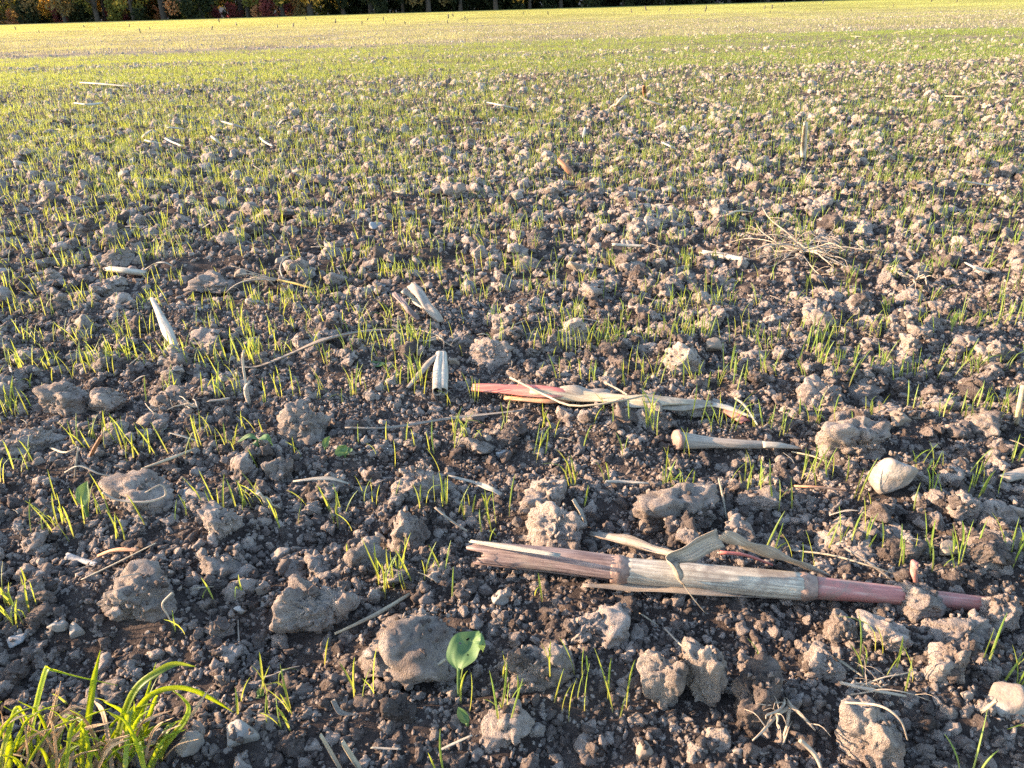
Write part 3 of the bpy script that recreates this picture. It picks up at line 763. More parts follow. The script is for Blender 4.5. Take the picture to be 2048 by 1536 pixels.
stick("straw", [(815, 1365), (850, 1345), (893, 1317)], [2.6, 3.2, 4], M_STRAW, "tan straw stub slanting against the flat soil slab", ups=[.006, .014, .024])
strip("leaf_strip", [(665, 1400), (680, 1425), (712, 1430)], [9, 11, 3], M_GREYLEAF, "grey curled leaf scrap lying in a hollow of dark crumbs", ups=[.012, .006, .004], cur=.4)
stick("straw", [(880, 1500), (910, 1486), (945, 1470)], [2.5, 3, 2], M_PALE, "short pale straw on crumbs in front of the small cotyledon", ups=[.006, .008, .01])
stick("straw", [(742, 1495), (770, 1497), (802, 1498)], [2.2, 2.4, 2.2], M_PALE, "short level straw among dark crumbs near two leaning stubs", ups=[.006] * 3)
stick("straw_stub", [(722, 1540), (703, 1512), (684, 1482)], [7, 7, 6], M_STRAW, "stout tan stub leaning out of the soil next to another", "straw", ups=[0, .014, .03])
stick("straw_stub", [(685, 1545), (662, 1505), (640, 1468)], [4, 4, 3.5], M_STRAW, "slim tan stub leaning parallel to a stouter one", "straw", ups=[0, .014, .03])
stick("red_stub", [(1832, 1172), (1828, 1150), (1830, 1128)], [8, 8, 9], M_PINK, "short reddish stub standing upright beyond the pink stalk", "stem", ups=[0, .014, .028])
o = stick("grey_stalk_piece", [(2008, 958), (2040, 948), (2090, 935)], [11, 13, 13], M_GREYLEAF, "grey ribbed stalk piece lying beyond the white stone", "stalk", n=16)
stick("straw", [(2032, 850), (2038, 815), (2046, 770)], [4, 4.5, 4], M_STRAW, "tan straw standing upright near the smooth rounded pebble", ups=[0, .03, .06])
stick("yellow_straw", [(555, 560), (590, 567), (625, 577)], [2.5, 3, 2], M_YELLOW, "bright yellow straw lying across the crumbs", "straw", ups=[.022, .018, .012])
o = stick("stalk_piece", [(1405, 505), (1445, 512), (1495, 522)], [9, 10, 8], M_CREAM, "greyish stalk piece lying beside the branching root clump", "stalk", n=12)
stick("straw", [(1225, 489), (1255, 491), (1288, 492)], [4.5, 5, 4], M_PALE, "pale flat straw lying level before the root clump", ups=[.014] * 3)
stick("upright_stub", [(1606, 322), (1607, 290), (1611, 246)], [7, 8, 6], M_CREAM, "grey-white stub of maize standing upright in the crop", "stem", ups=[0, .05, .13], n=10, ridge=.2)
strip("husk_fragment", [(1118, 318), (1135, 335), (1152, 356)], [10, 16, 12], M_BROWN, "brown split husk fragment leaning against a clod", "husk", ups=[.05, .035, .01], cur=-.4, thick=.002)
stick("straw", [(1232, 212), (1243, 200), (1256, 188)], [4, 5, 4], M_STRAW, "short thick straw meeting another at a corner", ups=[.02, .05, .08])
stick("straw", [(1256, 190), (1254, 180), (1253, 170)], [4, 4, 3], M_PALE, "pale straw standing up from a slanted one", ups=[.07, .10, .13])
stick("straw", [(1290, 200), (1305, 205), (1325, 211)], [3, 4, 3], M_GREYLEAF, "grey straw lying beside a small brown upright stub", ups=[.04, .03, .02])
stick("brown_stub", [(1290, 195), (1289, 183), (1288, 172)], [3, 4, 3], M_BROWN, "small brown upright stub in the crop", "stem", ups=[0, .05, .1])
for k, (a, b, c, m_, lab) in enumerate((((160, 165), (205, 168), (258, 173), M_PALE, "long pale straw lying level in the green crop"), ((150, 206), (178, 209), (205, 206), M_PALE, "pale straw lying by a dark clump far up the field"),
        ((335, 255), (350, 256), (368, 258), M_PALE, "curled pale straw between far clods"), ((290, 280), (305, 284), (322, 287), M_PALE, "pale straw next to a pair of far clods"),
        ((330, 276), (345, 284), (365, 292), M_PALE, "broad pale straw crossing a far clod"), ((422, 272), (432, 280), (440, 288), M_PALE, "short pale slanted straw in the crop"),
        ((520, 275), (530, 284), (545, 292), M_PALE, "pale bent straw near a brown clod"), ((445, 243), (468, 250), (492, 257), M_GREYLEAF, "thin dark straw slanting through the crop"),
        ((1925, 362), (1960, 368), (1996, 373), M_PALE, "long pale straw beyond the upright stub"), ((1890, 192), (1930, 193), (1960, 191), M_STRAW, "long straw lying level among far lit clods"),
        ((1325, 285), (1340, 292), (1352, 299), M_PALE, "small bleached straw before the upright stub"), ((1455, 430), (1475, 422), (1505, 424), M_STRAW, "bent straw beside the root clump"),
        ((975, 205), (1000, 210), (1030, 217), M_PALE, "thick pale straw in the middle distance"), ((300, 262), (292, 268), (285, 275), M_STRAW, "short tan straw by far clods"),
        ((1930, 525), (1950, 535), (1978, 545), M_PALE, "pale straw lying in front of lit clods"), ((1170, 255), (1168, 265), (1166, 275), M_PALE, "short bleached upright straw in mid crop"))):
    hgt = .03 + .01 * (k % 3)
    stick("straw", [a, b, c], [2.0, 2.6, 1.8], m_, lab, ups=[hgt, hgt, hgt * .7], n=7)
stick("straw", [(500, 760), (490, 780), (498, 812)], [3, 3.2, 2.6], M_ROOT, "thin brown stem leaning upright below the curved leaf strip", "stem", ups=[.03, .02, 0])
stick("straw", [(488, 700), (486, 730), (500, 810)], [2.6, 3, 3], M_ROOT, "tall thin bare stem standing by the curved leaf strip", "stem", ups=[.07, .05, 0])
stick("straw", [(415, 802), (440, 800), (460, 796)], [3, 4, 3], M_GREYLEAF, "stubby grey straw above the row of three clods", ups=[.012] * 3)
strip("leaf_scrap", [(515, 985), (535, 1005), (560, 1018)], [14, 22, 3], M_PALE, "bleached torn leaf scrap propped on a clod", ups=[.03, .016, .004], cur=.35, wob=.15)
stick("straw", [(1680, 1365), (1735, 1378), (1812, 1392)], [3.5, 4, 2.4], M_ROOT, "pale branching root lying across the open soil", "root", ups=[.016, .02, .008])
stick("straw_stub", [(1962, 1425), (1978, 1413), (1994, 1400)], [4, 5, 5], M_STRAW, "short cut straw stub beside the grey oval pebble", "straw", ups=[.004, .012, .02])

# roots: thin wandering strands, single things
def roots(u, v, n, size, label, spread=(0, 2 * math.pi), thick=.0022, seed=1, flat=.35, name="root_clump", hair=3):
    r = random.Random(seed); p0 = G(u, v)
    rt = root(name, p0, label, "roots")
    for k in range(n):
        a = r.uniform(*spread); ln = size * r.uniform(.5, 1.1); d = Vector((math.cos(a), math.sin(a) * .8, r.uniform(-.1, flat * 1.6)))
        P = [Vector((r.uniform(-.1, .1) * size, r.uniform(-.1, .1) * size, .012))]
        for i in range(5):
            d = (d + Vector((r.uniform(-.4, .4), r.uniform(-.4, .4), r.uniform(-.45, .25)))).normalized()
            q = P[-1] + d * ln / 5; q.z = max(q.z, H(q.x + p0.x, q.y + p0.y) - p0.z + .003); P.append(q)
        mb = MB(); t = thick * r.uniform(.5, 1.2); tube(mb, P, [t, t * .8, t * .35], 6, 14, .2, True, k)
        o = obj("root", mb.mesh("root", M_ROOT), parent=rt)
        for h_ in range(hair):
            i = r.randint(1, 4); mb = MB(); e = P[i] + Vector((r.uniform(-1, 1), r.uniform(-1, 1), r.uniform(-.5, .6))) * size * .28
            tube(mb, [P[i], P[i].lerp(e, .5) + Vector((0, 0, .004)), e], [t * .4, t * .15], 4, 6); obj("rootlet", mb.mesh("rootlet", M_ROOT), parent=o)
    return rt
roots(1610, 512, 30, .15, "large clump of dry branching maize roots torn out of the soil", thick=.0017, seed=3, flat=.22, hair=5)
roots(1830, 572, 10, .07, "small mat of pale roots beyond the big clump", seed=5)
roots(560, 570, 6, .10, "dry roots trailing from the broad clod", (2.0, 4.2), seed=6, thick=.0016)
roots(1445, 520, 5, .06, "small tuft of rootlets on the greyish stalk piece", seed=8, thick=.0012)
roots(1560, 1430, 6, .045, "pinkish rootlets hanging from the shaded dark clod", (3.6, 5.6), seed=9, thick=.0014)
roots(880, 690, 6, .05, "knot of curled pale roots behind the hollow stalk", seed=10, thick=.0016)
roots(1700, 1400, 4, .06, "thin forked roots under the pale branching root", (-.6, .6), seed=12, thick=.0009)
roots(395, 830, 5, .05, "dry matted roots on the crumbly mound below the three clods", seed=13, thick=.0009)
def strand(pxs, ups, rad, label, m=M_ROOT, cat="root"):
    P = [G(u, v, z) for (u, v), z in zip(pxs, ups)]; b0 = Vector((P[0].x, P[0].y, H(P[0].x, P[0].y))); mb = MB()
    tube(mb, [p - b0 for p in P], [rad, rad, rad * .5], 6, 26, .1); return obj("root_strand", mb.mesh("root_strand", m), loc=b0, label=label, cat=cat)
strand([(205, 985), (235, 1000), (290, 1004), (330, 992), (322, 970), (290, 985)], [.03, .024, .022, .022, .034, .03], .0012, "thin dry root looped over the flat clod")
strand([(130, 945), (160, 932), (200, 948), (245, 955)], [.012, .016, .014, .008], .0011, "wavy pale root above the flat clod")
strand([(345, 1185), (325, 1208), (335, 1230), (347, 1252)], [.03, .024, .014, .004], .0008, "fine crooked root dangling in front of the broad crusty clod")
strand([(512, 1355), (540, 1352), (575, 1338), (600, 1332)], [.004, .006, .008, .008], .0007, "thin pale root lying on dark crumbs beside the standing pebble")
strand([(1330, 1258), (1365, 1292), (1390, 1298), (1420, 1310)], [.006, .006, .008, .004], .0007, "fine root winding below the middle of the stalk")
strand([(1600, 1480), (1630, 1510), (1645, 1545)], [.02, .012, .004], .0016, "tan root curving down beside the stained blocky clod")
strand([(1690, 1405), (1760, 1412), (1800, 1440), (1815, 1480)], [.04, .05, .046, .03], .0008, "thin root trailing over the stained blocky clod")
strand([(1575, 1100), (1660, 1110), (1740, 1132), (1790, 1148)], [.006, .008, .008, .004], .0009, "long thin tan stem running off behind the bent dry leaf", M_STRAW, "stem")

# ------------------------------------------------------------------ weeds
def leaf_mesh(mb, pts, width, seg=14, n=9, fold=.25, tipfold=0.0, side=None, wav=.06, seed=0, holes=()):
    P = smooth_path(pts, seg); T, S, N = frames(P, side); V, UV = [], []
    for i in range(seg):
        t = i / (seg - 1); w = width * (math.sin(math.pi * min(1, t ** .85 * .97 + .02)) ** .9) * (1 + .05 * math.sin(11 * t))
        for k in range(n):
            c = 2 * k / (n - 1) - 1
            z = fold * w * abs(c) * .5 + wav * w * math.sin(7 * t + 3 * c + seed) - tipfold * w * max(0, c) ** 2 * t
            V.append(P[i] + S[i] * (c * w / 2) + N[i] * z); UV.append((k / (n - 1), .2 + .8 * t))
    mb.add(V, [(i * n + k, i * n + k + 1, (i + 1) * n + k + 1, (i + 1) * n + k) for i in range(seg - 1) for k in range(n - 1) if (i, k) not in holes], UV)
def weed(u, v, stem_px, leaves, label, rad=.0012, Yoff=0.0):
    p0 = G(u, v); Yb = p0.y + Yoff
    w = root("weed_seedling", p0, label, "weed")
    P = [p0 - Vector((0, 0, .004))] + [at(a, b, Yb) for a, b in stem_px]
    mb = MB(); tube(mb, [p - p0 for p in P], [rad * 1.1, rad], 7, 10); obj("stem", mb.mesh("stem", M_WEED), parent=w)
    for k, (pxs, ydir, wid, sd) in enumerate(leaves):
        L_ = [at(a, b, Yb + ydir * i / (len(pxs) - 1)) - p0 for i, (a, b) in enumerate(pxs)]
        mb = MB(); leaf_mesh(mb, L_, wid, 26, 17, side=sd, seed=k, fold=.3, holes={(17, 5), (18, 5), (9, 10), (20, 12), (13, 4)} if 'holed leaf' in label else ()); obj("leaf", mb.mesh("leaf", M_WEED), parent=w)
    return w
weed(918, 1396, [(917, 1365), (917, 1338)], [([(917, 1340), (925, 1312), (940, 1285), (958, 1262)], .03, .026, (1, -.2, .15)), ([(945, 1282), (962, 1275), (970, 1290), (966, 1305)], -.002, .012, (.3, 1, .2))],
     "broad-leaved weed with one large pale green holed leaf by the soil slab")
weed(176, 1038, [(173, 1025), (169, 1010)], [([(169, 1012), (166, 995), (170, 978), (175, 962)], .008, .0145, (1, -.1, .1))], "weed seedling with a single spoon-shaped green leaf", .0016)
weed(937, 1450, [(934, 1446)], [([(935, 1448), (929, 1436), (922, 1424), (916, 1414)], .006, .0075, (1, .2, .4))], "tiny bright cotyledon leaf just in front of the holed weed")
weed(520, 905, [(516, 890), (514, 878)], [([(514, 880), (525, 872), (538, 872), (546, 892)], .0, .014, (.2, 1, .1)), ([(514, 878), (500, 873), (485, 880), (474, 884)], 0, .008, (0, 1, .3)), ([(514, 884), (508, 892), (510, 900)], -.005, .009, (1, 0, .2))], "wilted weed seedling with drooping grey and yellow leaves")
weed(650, 900, [(650, 895)], [([(650, 896), (652, 884), (660, 872)], .004, .008, (1, 0, .2))], "small folded green weed leaf beyond the blocky upright clod")
weed(690, 912, [(690, 908)], [([(690, 908), (682, 900), (676, 892)], .004, .016, (1, .4, .3)), ([(690, 908), (700, 902), (706, 898)], .004, .012, (1, -.4, .3))], "toothed bluish-green weed leaves flat on the soil")
weed(1778, 830, [(1778, 825)], [([(1772, 826), (1782, 814), (1794, 812)], .004, .010, (.3, 1, .2))], "small rounded weed leaf beyond the cracked flat clod")
weed(518, 1395, [(518, 1390)], [([(518, 1392), (522, 1384), (528, 1378)], .002, .006, (1, 0, .2)), ([(517, 1392), (514, 1396), (511, 1400)], -.002, .006, (1, 0, .2))], "tiny two-leaved sprout on dark crumbs")
weed(770, 730, [(770, 728)], [([(770, 728), (752, 730), (742, 722)], .004, .014, (.3, 1, .2))], "small dark green weed leaf below the curved leaf strip")

# ------------------------------------------------------------------ grass tuft
tb = G(175, 1545); YT = tb.y
tuft = root("grass_tuft", tb, "clump of broad bright green grass mixed with dry blades at the field edge", "grass tuft")
def blade(pxs, wpx, m, dy=0.0, dy2=0.0, tw=(0, 0), seed=0, sd=None):
    n = len(pxs); P = [at(a, b, YT + dy + (dy2 - dy) * i / (n - 1)) - tb for i, (a, b) in enumerate(pxs)]
    mb = MB(); w = 1.0 * wpx / pxm(tb)
    an = random.Random(int(pxs[0][0] * 7) + seed).uniform(-.6, .6)
    ribbon(mb, P, [w * .8, w, w, w * .85, w * .08], 26, .22, .00025, sd or (math.cos(an), math.sin(an), .1), tw, 5, .02, seed)
    obj("blade", mb.mesh("blade", m), parent=tuft)
g, dg_ = M_GRASS, M_DRYGRASS
blade([(60, 1570), (58, 1519), (68, 1443), (92, 1345), (104, 1341), (146, 1352), (234, 1371)], 14, g, .0, .02)
blade([(2, 1560), (8, 1500), (20, 1461), (34, 1419), (44, 1428), (60, 1452), (90, 1500)], 13, g, -.005, .0)
blade([(160, 1565), (166, 1500), (176, 1446), (188, 1361), (201, 1300)], 13, g, .0, .01)
blade([(215, 1570), (228, 1510), (250, 1428), (275, 1376), (318, 1343), (352, 1328), (392, 1334)], 16, g, .0, .03)
blade([(235, 1570), (246, 1510), (265, 1438), (300, 1390), (346, 1374), (390, 1380), (434, 1403), (467, 1424)], 13, g, .005, .03)
blade([(318, 1545), (330, 1495), (369, 1443), (379, 1414), (365, 1394), (346, 1381)], 12, g, .0, .01)
blade([(245, 1570), (258, 1510), (280, 1440), (312, 1325)], 10, g, .01, .03)
blade([(15, 1570), (18, 1510), (22, 1468)], 13, g, -.01, -.01)
blade([(290, 1565), (318, 1500), (340, 1455), (362, 1440)], 20, g, -.01, .02, (.2, .6))
blade([(230, 1560), (262, 1490), (290, 1450), (312, 1395)], 13, g, .012, .03)
blade([(268, 1570), (280, 1500), (296, 1440), (310, 1398), (316, 1392)], 9, g, .02, .03)
blade([(42, 1570), (70, 1500), (100, 1440), (115, 1375)], 9, dg_, .015, .03)
blade([(20, 1575), (45, 1520), (62, 1450), (40, 1425)], 7, dg_, .01, .02)
blade([(170, 1570), (200, 1510), (264, 1458), (310, 1432), (346, 1420)], 7, dg_, -.01, .02)
blade([(262, 1570), (300, 1510), (376, 1437), (400, 1405), (423, 1370)], 7, dg_, -.005, .02)
blade([(50, 1570), (110, 1510), (170, 1470), (230, 1455)], 6, dg_, -.01, .0)
blade([(130, 1570), (150, 1500), (155, 1440), (145, 1415), (165, 1418), (215, 1430)], 8, dg_, .02, .03)
blade([(110, 1570), (112, 1500), (108, 1440), (122, 1362)], 8, dg_, .015, .03)
for k in range(120):
    r = random.Random(900 + k); u0 = r.uniform(-60, 300); du = r.uniform(-90, 110); hh = r.uniform(60, 170)
    blade([(u0, 1580), (u0 + du * .3, 1570 - hh * .45), (u0 + du * .7, 1570 - hh * .85), (u0 + du * 1.3, 1570 - hh)], r.uniform(4, 10), g if k % 5 < 3 else dg_, r.uniform(-.03, .03), r.uniform(-.04, .04), (r.uniform(-.6, .6), r.uniform(-.6, .6)), k)
keep_line([G(40, 1530), G(330, 1530)], .03)

# ------------------------------------------------------------------ scattered clods: the 250 that show largest are objects, the rest stuff
def in_view(x, y, z=0, m=60):
    d = CAM_M.transposed() @ Vector((x, y, z - CAM_H))
    if d.z > -.05: return False
    u = 1024 + FPX * d.x / -d.z; v = 768 - FPX * d.y / -d.z
    return -m < u < 2048 + m and -m < v < 1536 + m
def fan(n, y0, y1, slope=.80, base=.42, power=1.0):
    """random points spread evenly over the wedge of field in front of the camera"""
    out = []
    while sum(map(len, out)) < n:
        yy = rng.uniform(y0, y1, n * 2); hw = slope * yy + base
        ok = rng.uniform(0, slope * y1 + base, n * 2) < hw
        yy = yy[ok]; out.append(np.stack([rng.uniform(-1, 1, len(yy)) * (slope * yy + base), yy], -1))
    return np.concatenate(out)[:n]
def psize(n, a, b, k=2.4):
    u = rng.uniform(0, 1, n); return (a ** (1 - k) + u * (b ** (1 - k) - a ** (1 - k))) ** (1 / (1 - k))
BQ = [0, 1.2, 4.4, 5.0, 5.8, 6.4, 8.2, 8.8, 9.4, 10, 11.5, 12.2, 14, 15, 19, 22, 24, 27, 30]
BT = [.85, 1, 1.0, .55, .55, 1.5, 1.5, .6, .7, 1.5, 1.4, .6, .7, 1.4, .7, 1.2, .7, 1.3, 1.2]
cand = []
for (y0, y1, n, a, b) in ((.18, 1.3, 6000, .010, .046), (1.3, 4.0, 13000, .013, .052), (4.0, 9, 11500, .018, .052), (9, 26, 12000, .022, .055), (26, 75, 2500, .03, .06)):
    P = fan(n, y0, y1); S_ = psize(n, a, b, 2.4)
    for (x_, y_), d in zip(P, S_): cand.append((x_, y_, d))
cl = perlin2(np.array([c[0] for c in cand]) / .35, np.array([c[1] for c in cand]) / .22, 11)   # clods lie in drifts
cb = np.array([0.0 if c[1] < 4.4 else float(np.interp(rowco(c[0], c[1]), BQ, BT)) for c in cand])
cand = [c for c, q, t, bb in zip(cand, cl, rng.uniform(-.55, .35, len(cand)), cb) if q > t and rng.uniform(0, 1) > (bb - .6) * .5]
order = sorted(range(len(cand)), key=lambda i: -cand[i][2] / math.hypot(cand[i][1], .45))
indiv, rest = [], []
for i in order:
    x_, y_, d = cand[i]
    if y_ < 4 and kept(x_, y_, d * .4): continue
    r = random.random()
    dry = r < (.42 + .42 * min(1, (d - .012) / .03))
    sx, sy, sz = d / 2 * random.uniform(.9, 1.25), d / 2 * random.uniform(.8, 1.1), d / 2 * random.uniform(.6, .9)
    a = random.uniform(0, 6.28)
    z0 = float(hm_at(np.array([x_]), np.array([y_]))[0]) if y_ < 3.9 else H(x_, y_)
    g0 = H(x_, y_) if y_ < 3.9 else z0
    z_ = min(z0, g0 + .02) + sz * .18
    if y_ < 3.9: hm_stamp(x_, y_, sx * .9, sy * .9, a, z_, sz)
    rec = (x_, y_, z_, sx, sy, sz, a, dry, d)
    if len(indiv) < 250 and in_view(x_, y_, 0, -10): indiv.append(rec)
    else: rest.append(rec)
for k, (x_, y_, z_, sx, sy, sz, a, dry, d) in enumerate(indiv):
    big = d > .027
    nm = near(x_, y_)
    lab = ("pale dry" if dry else "dark moist") + (" walnut-sized" if big else " hazelnut-sized") + " soil clod lying loose near " + nm
    me = random.choice((HERO + MIDC if big else MIDC) if dry else (HERO_D + MIDD if big else MIDD))
    obj("soil_clod", me, loc=(x_, y_, z_), rot=(random.uniform(-.5, .5), random.uniform(-.5, .5), a), scl=(sx * 1.1, sy * 1.1, sz * 1.2), label=lab, cat="clod",
        group=("large " if big else "small ") + ("dry" if dry else "moist") + " clods near " + nm)
# loose pebbles
pe = fan(150, .3, 3.2)
for x_, y_ in pe:
    if kept(x_, y_, .01) or not in_view(x_, y_, 0, -10): continue
    a_ = random.choice((0, 0, 0, 1, 2, 2, 2, 3)); s_ = random.choice((.004, .005, .006, .008, .011)) * (1 + .25 * y_)
    z_ = float(hm_at(np.array([x_]), np.array([y_]))[0]) + s_ * .2
    nm = ("grey", "bluish", "tan", "whitish")[a_]
    obj("pebble", random.choice(STONES[a_]), loc=(x_, y_, z_), rot=(random.uniform(-.4, .4), random.uniform(-.4, .4), random.uniform(0, 6.28)), scl=(s_ * 1.2, s_, s_ * .75),
        label="loose little " + nm + " pebble on the crumbs near " + near(x_, y_), cat="pebble", group=nm + " pebbles near " + near(x_, y_))

def scatter(name, P, R, S_, I, meshes, label, extra=None):
    """one stuff object: points that carry rotation, scale and variant; the geometry is instanced by its nodes"""
    me = bpy.data.meshes.new(name)
    me.vertices.add(len(P)); me.vertices.foreach_set("co", np.asarray(P, np.float32).ravel())
    for nm, arr in (("rot", R), ("scl", S_)):
        at_ = me.attributes.new(nm, 'FLOAT_VECTOR', 'POINT'); at_.data.foreach_set("vector", np.asarray(arr, np.float32).ravel())
    at_ = me.attributes.new("variant", 'INT', 'POINT'); at_.data.foreach_set("value", np.asarray(I, np.int32))
    o = obj(name, me, label=label, kind="stuff")
    ng = bpy.data.node_groups.new(name + "_nodes", 'GeometryNodeTree')
    ng.interface.new_socket("Geometry", in_out='INPUT', socket_type='NodeSocketGeometry')
    ng.interface.new_socket("Geometry", in_out='OUTPUT', socket_type='NodeSocketGeometry')
    N = ng.nodes; gi = N.new("NodeGroupInput"); go = N.new("NodeGroupOutput")
    inst = N.new("GeometryNodeInstanceOnPoints"); g2i = N.new("GeometryNodeGeometryToInstance")
    for m_ in reversed(meshes):                # the socket lists its links last first
        so = bpy.data.objects.new(m_.name + "_shape", m_)
        oi = N.new("GeometryNodeObjectInfo"); oi.inputs["Object"].default_value = so; oi.inputs["As Instance"].default_value = False
        ng.links.new(oi.outputs["Geometry"], g2i.inputs[0])
    def attr(nm, t):
        a = N.new("GeometryNodeInputNamedAttribute"); a.data_type = t; a.inputs["Name"].default_value = nm; return a.outputs["Attribute"]
    e2r = N.new("FunctionNodeEulerToRotation"); ng.links.new(attr("rot", 'FLOAT_VECTOR'), e2r.inputs[0])
    ng.links.new(gi.outputs[0], inst.inputs["Points"]); ng.links.new(g2i.outputs[0], inst.inputs["Instance"])
    inst.inputs["Pick Instance"].default_value = True
    ng.links.new(attr("variant", 'INT'), inst.inputs["Instance Index"])
    ng.links.new(e2r.outputs[0], inst.inputs["Rotation"]); ng.links.new(attr("scl", 'FLOAT_VECTOR'), inst.inputs["Scale"])
    ng.links.new(inst.outputs[0], go.inputs[0])
    md = o.modifiers.new("scatter", 'NODES'); md.node_group = ng
    return o
def rots(n, tilt=.6):
    return np.stack([rng.uniform(-tilt, tilt, n), rng.uniform(-tilt, tilt, n), rng.uniform(0, 6.28, n)], -1)
Rr = np.array([r[:7] for r in rest]); dr = np.array([r[7] for r in rest]); yv = Rr[:, 1]
dryI = np.where(yv < 4, rng.integers(0, 12, len(rest)), rng.integers(18, 23, len(rest)))
moiI = np.where(yv < 4, rng.integers(12, 18, len(rest)), rng.integers(23, 28, len(rest)))
ro = rots(len(rest), .5)
scatter("clods_mass", Rr[:, :3], ro, Rr[:, 3:6] * np.array([1.1, 1.1, 1.2]), np.where(dr | (yv > 9), dryI, moiI), MIDC + MIDD + SMALL, "countless smaller soil clods covering the tilled field")

# crumbs rest on whatever lies below them
CP, CS, CI = [], [], []
for (y0, y1, n, a, b, kk) in ((.16, 1.25, 150000, .0024, .013, 3.2), (1.25, 3.0, 52000, .0048, .020, 2.6), (3.0, 7.5, 30000, .009, .030, 2.3)):
    P = fan(n, y0, y1, .78, .36); d = psize(n, a, b, kk)
    z = hm_at(P[:, 0], P[:, 1]); up_ = z - Hfun(P[:, 0], P[:, 1])
    ok = (up_ < .009) | ((rng.uniform(0, 1, n) < .22) & (d < .008))       # few crumbs stay on top of the clods
    P, d, z = P[ok], d[ok], z[ok]; n = len(d); z = z - d * .06
    CP.append(np.column_stack([P, z])); CS.append(d[:, None] * .62 * rng.uniform(.7, 1.3, (n, 3)) * np.array([1.05, 1.05, .8]))
    big = d > .007
    dry = rng.uniform(0, 1, n) < .5
    CI.append(np.where(big & (y1 < 4), np.where(dry, rng.integers(10, 15, n), rng.integers(15, 20, n)), np.where(dry, rng.integers(0, 4, n), rng.integers(4, 10, n))))
CP, CS, CI = np.concatenate(CP), np.concatenate(CS), np.concatenate(CI)
scatter("soil_crumbs", CP, rots(len(CP), 1.5), CS, CI, TINY + SMALL, "fine dark soil crumbs between and on the clods")

# ------------------------------------------------------------------ wheat seedlings
def seedling_mesh(seed, nb, hgt, seg=7, wid=.0014, lean=.45, name="wheat_seedling", cross=3):
    r = random.Random(seed); mb = MB()
    for k in range(nb):
        a = r.uniform(0, 6.28); h_ = hgt * r.uniform(.65, 1.1); ln = r.uniform(.03, lean) * h_; w = wid * r.uniform(.8, 1.25)
        b0 = Vector((r.uniform(-1, 1), r.uniform(-1, 1), 0)) * .004 * (nb > 1) * (1 + nb * .5)
        crook = r.random() < .13; d = Vector((math.cos(a), math.sin(a), 0)); s_ = Vector((-math.sin(a), math.cos(a), 0)); tw = r.uniform(-1.3, 1.3)
        V, UV = [], []
        for i in range(seg):
            t = i / (seg - 1); out = ln * t ** 1.8; z = h_ * (t - .12 * t ** 3)
            if crook and t > .6: out += h_ * (t - .6) * .8; z -= h_ * (t - .6) ** 1.6 * 1.3
            c = b0 + d * out + Vector((0, 0, z - .004)); ww = w * (1 - max(0, (t - .55) / .45) ** 2 * .85) * (.7 + .3 * min(1, t * 4))
            sd = (s_ * math.cos(tw * t) + d * math.sin(tw * t)); nn = sd.cross(Vector((0, 0, 1)))
            if cross == 3:
                V += [c - sd * ww / 2 + nn * ww * .3, c, c + sd * ww / 2 + nn * ww * .3]; UV += [(0, t), (.5, t), (1, t)]
            else:
                V += [c - sd * ww / 2, c + sd * ww / 2]; UV += [(0, t), (1, t)]
        mb.add(V, [(i * cross + j, i * cross + j + 1, (i + 1) * cross + j + 1, (i + 1) * cross + j) for i in range(seg - 1) for j in range(cross - 1)], UV)
    return mb.mesh(name, M_SEED)
ONE = [seedling_mesh(500 + k, 1, .046) for k in range(6)]
TWO = [seedling_mesh(520 + k, 2, .046) for k in range(6)]
MANY = [seedling_mesh(540 + k, 3 + k % 3, .047) for k in range(8)]
def band(x, y):
    """how thick the crop stands: lighter and denser strips follow the drill rows"""
    q = rowco(x, y)
    t = np.interp(q, BQ, BT)
    return t * (1 + .5 * perlin2(x / 5, y / 1.5, 21))
SP = []
for (y0, y1, dens) in ((.2, 1.1, 4200), (1.1, 2.0, 1900), (2.0, 5.0, 2900), (5.0, 8.0, 2900), (8.0, 12.0, 2200)):
    k0, k1 = int(y0 / .125) - 2, int(y1 / .125) + 2
    for k in range(k0 - int(y1 * .3), k1 + int(y1 * .3)):
        hw = .80 * y1 + .42; n = rng.poisson(dens * .125 * 2 * hw / 1.7)
        x_ = rng.uniform(-hw, hw, n); yr = k * .125 + rng.normal(0, .017, n)
        y_ = (yr + x_ * math.sin(ROWA)) / math.cos(ROWA)
        ok = (y_ >= y0) & (y_ < y1) & (np.abs(x_) < .80 * y_ + .42) & (rng.uniform(0, 1.6, n) < band(x_, y_) * (1 + .7 * perlin2(x_ / .28, y_ / .3, 31)))
        SP.append(np.column_stack([x_[ok], y_[ok]]))
SP = np.concatenate(SP)
SP = SP[[not kept(x_, y_, .004) for x_, y_ in SP]]
szc = rng.choice(3, len(SP), p=(.52, .31, .17))
sh = rng.uniform(.7, 1.25, len(SP)) * (1 + .12 * perlin2(SP[:, 0] / .6, SP[:, 1] / .6, 33))
zs = Hfun(SP[:, 0], SP[:, 1]) + .001
zs = np.maximum(zs, np.minimum(hm_at(SP[:, 0], SP[:, 1]) - .006, zs + .012))
vis = np.array([in_view(x_, y_, 0, 0) for x_, y_ in SP])
own = set(np.array(sorted(np.nonzero(vis)[0], key=lambda i: SP[i, 1]))[:300].tolist())
LABS = ("lone wheat seedling of a single blade near ", "wheat seedling with a pair of thin blades near ", "bunch of wheat seedlings with several blades near ")
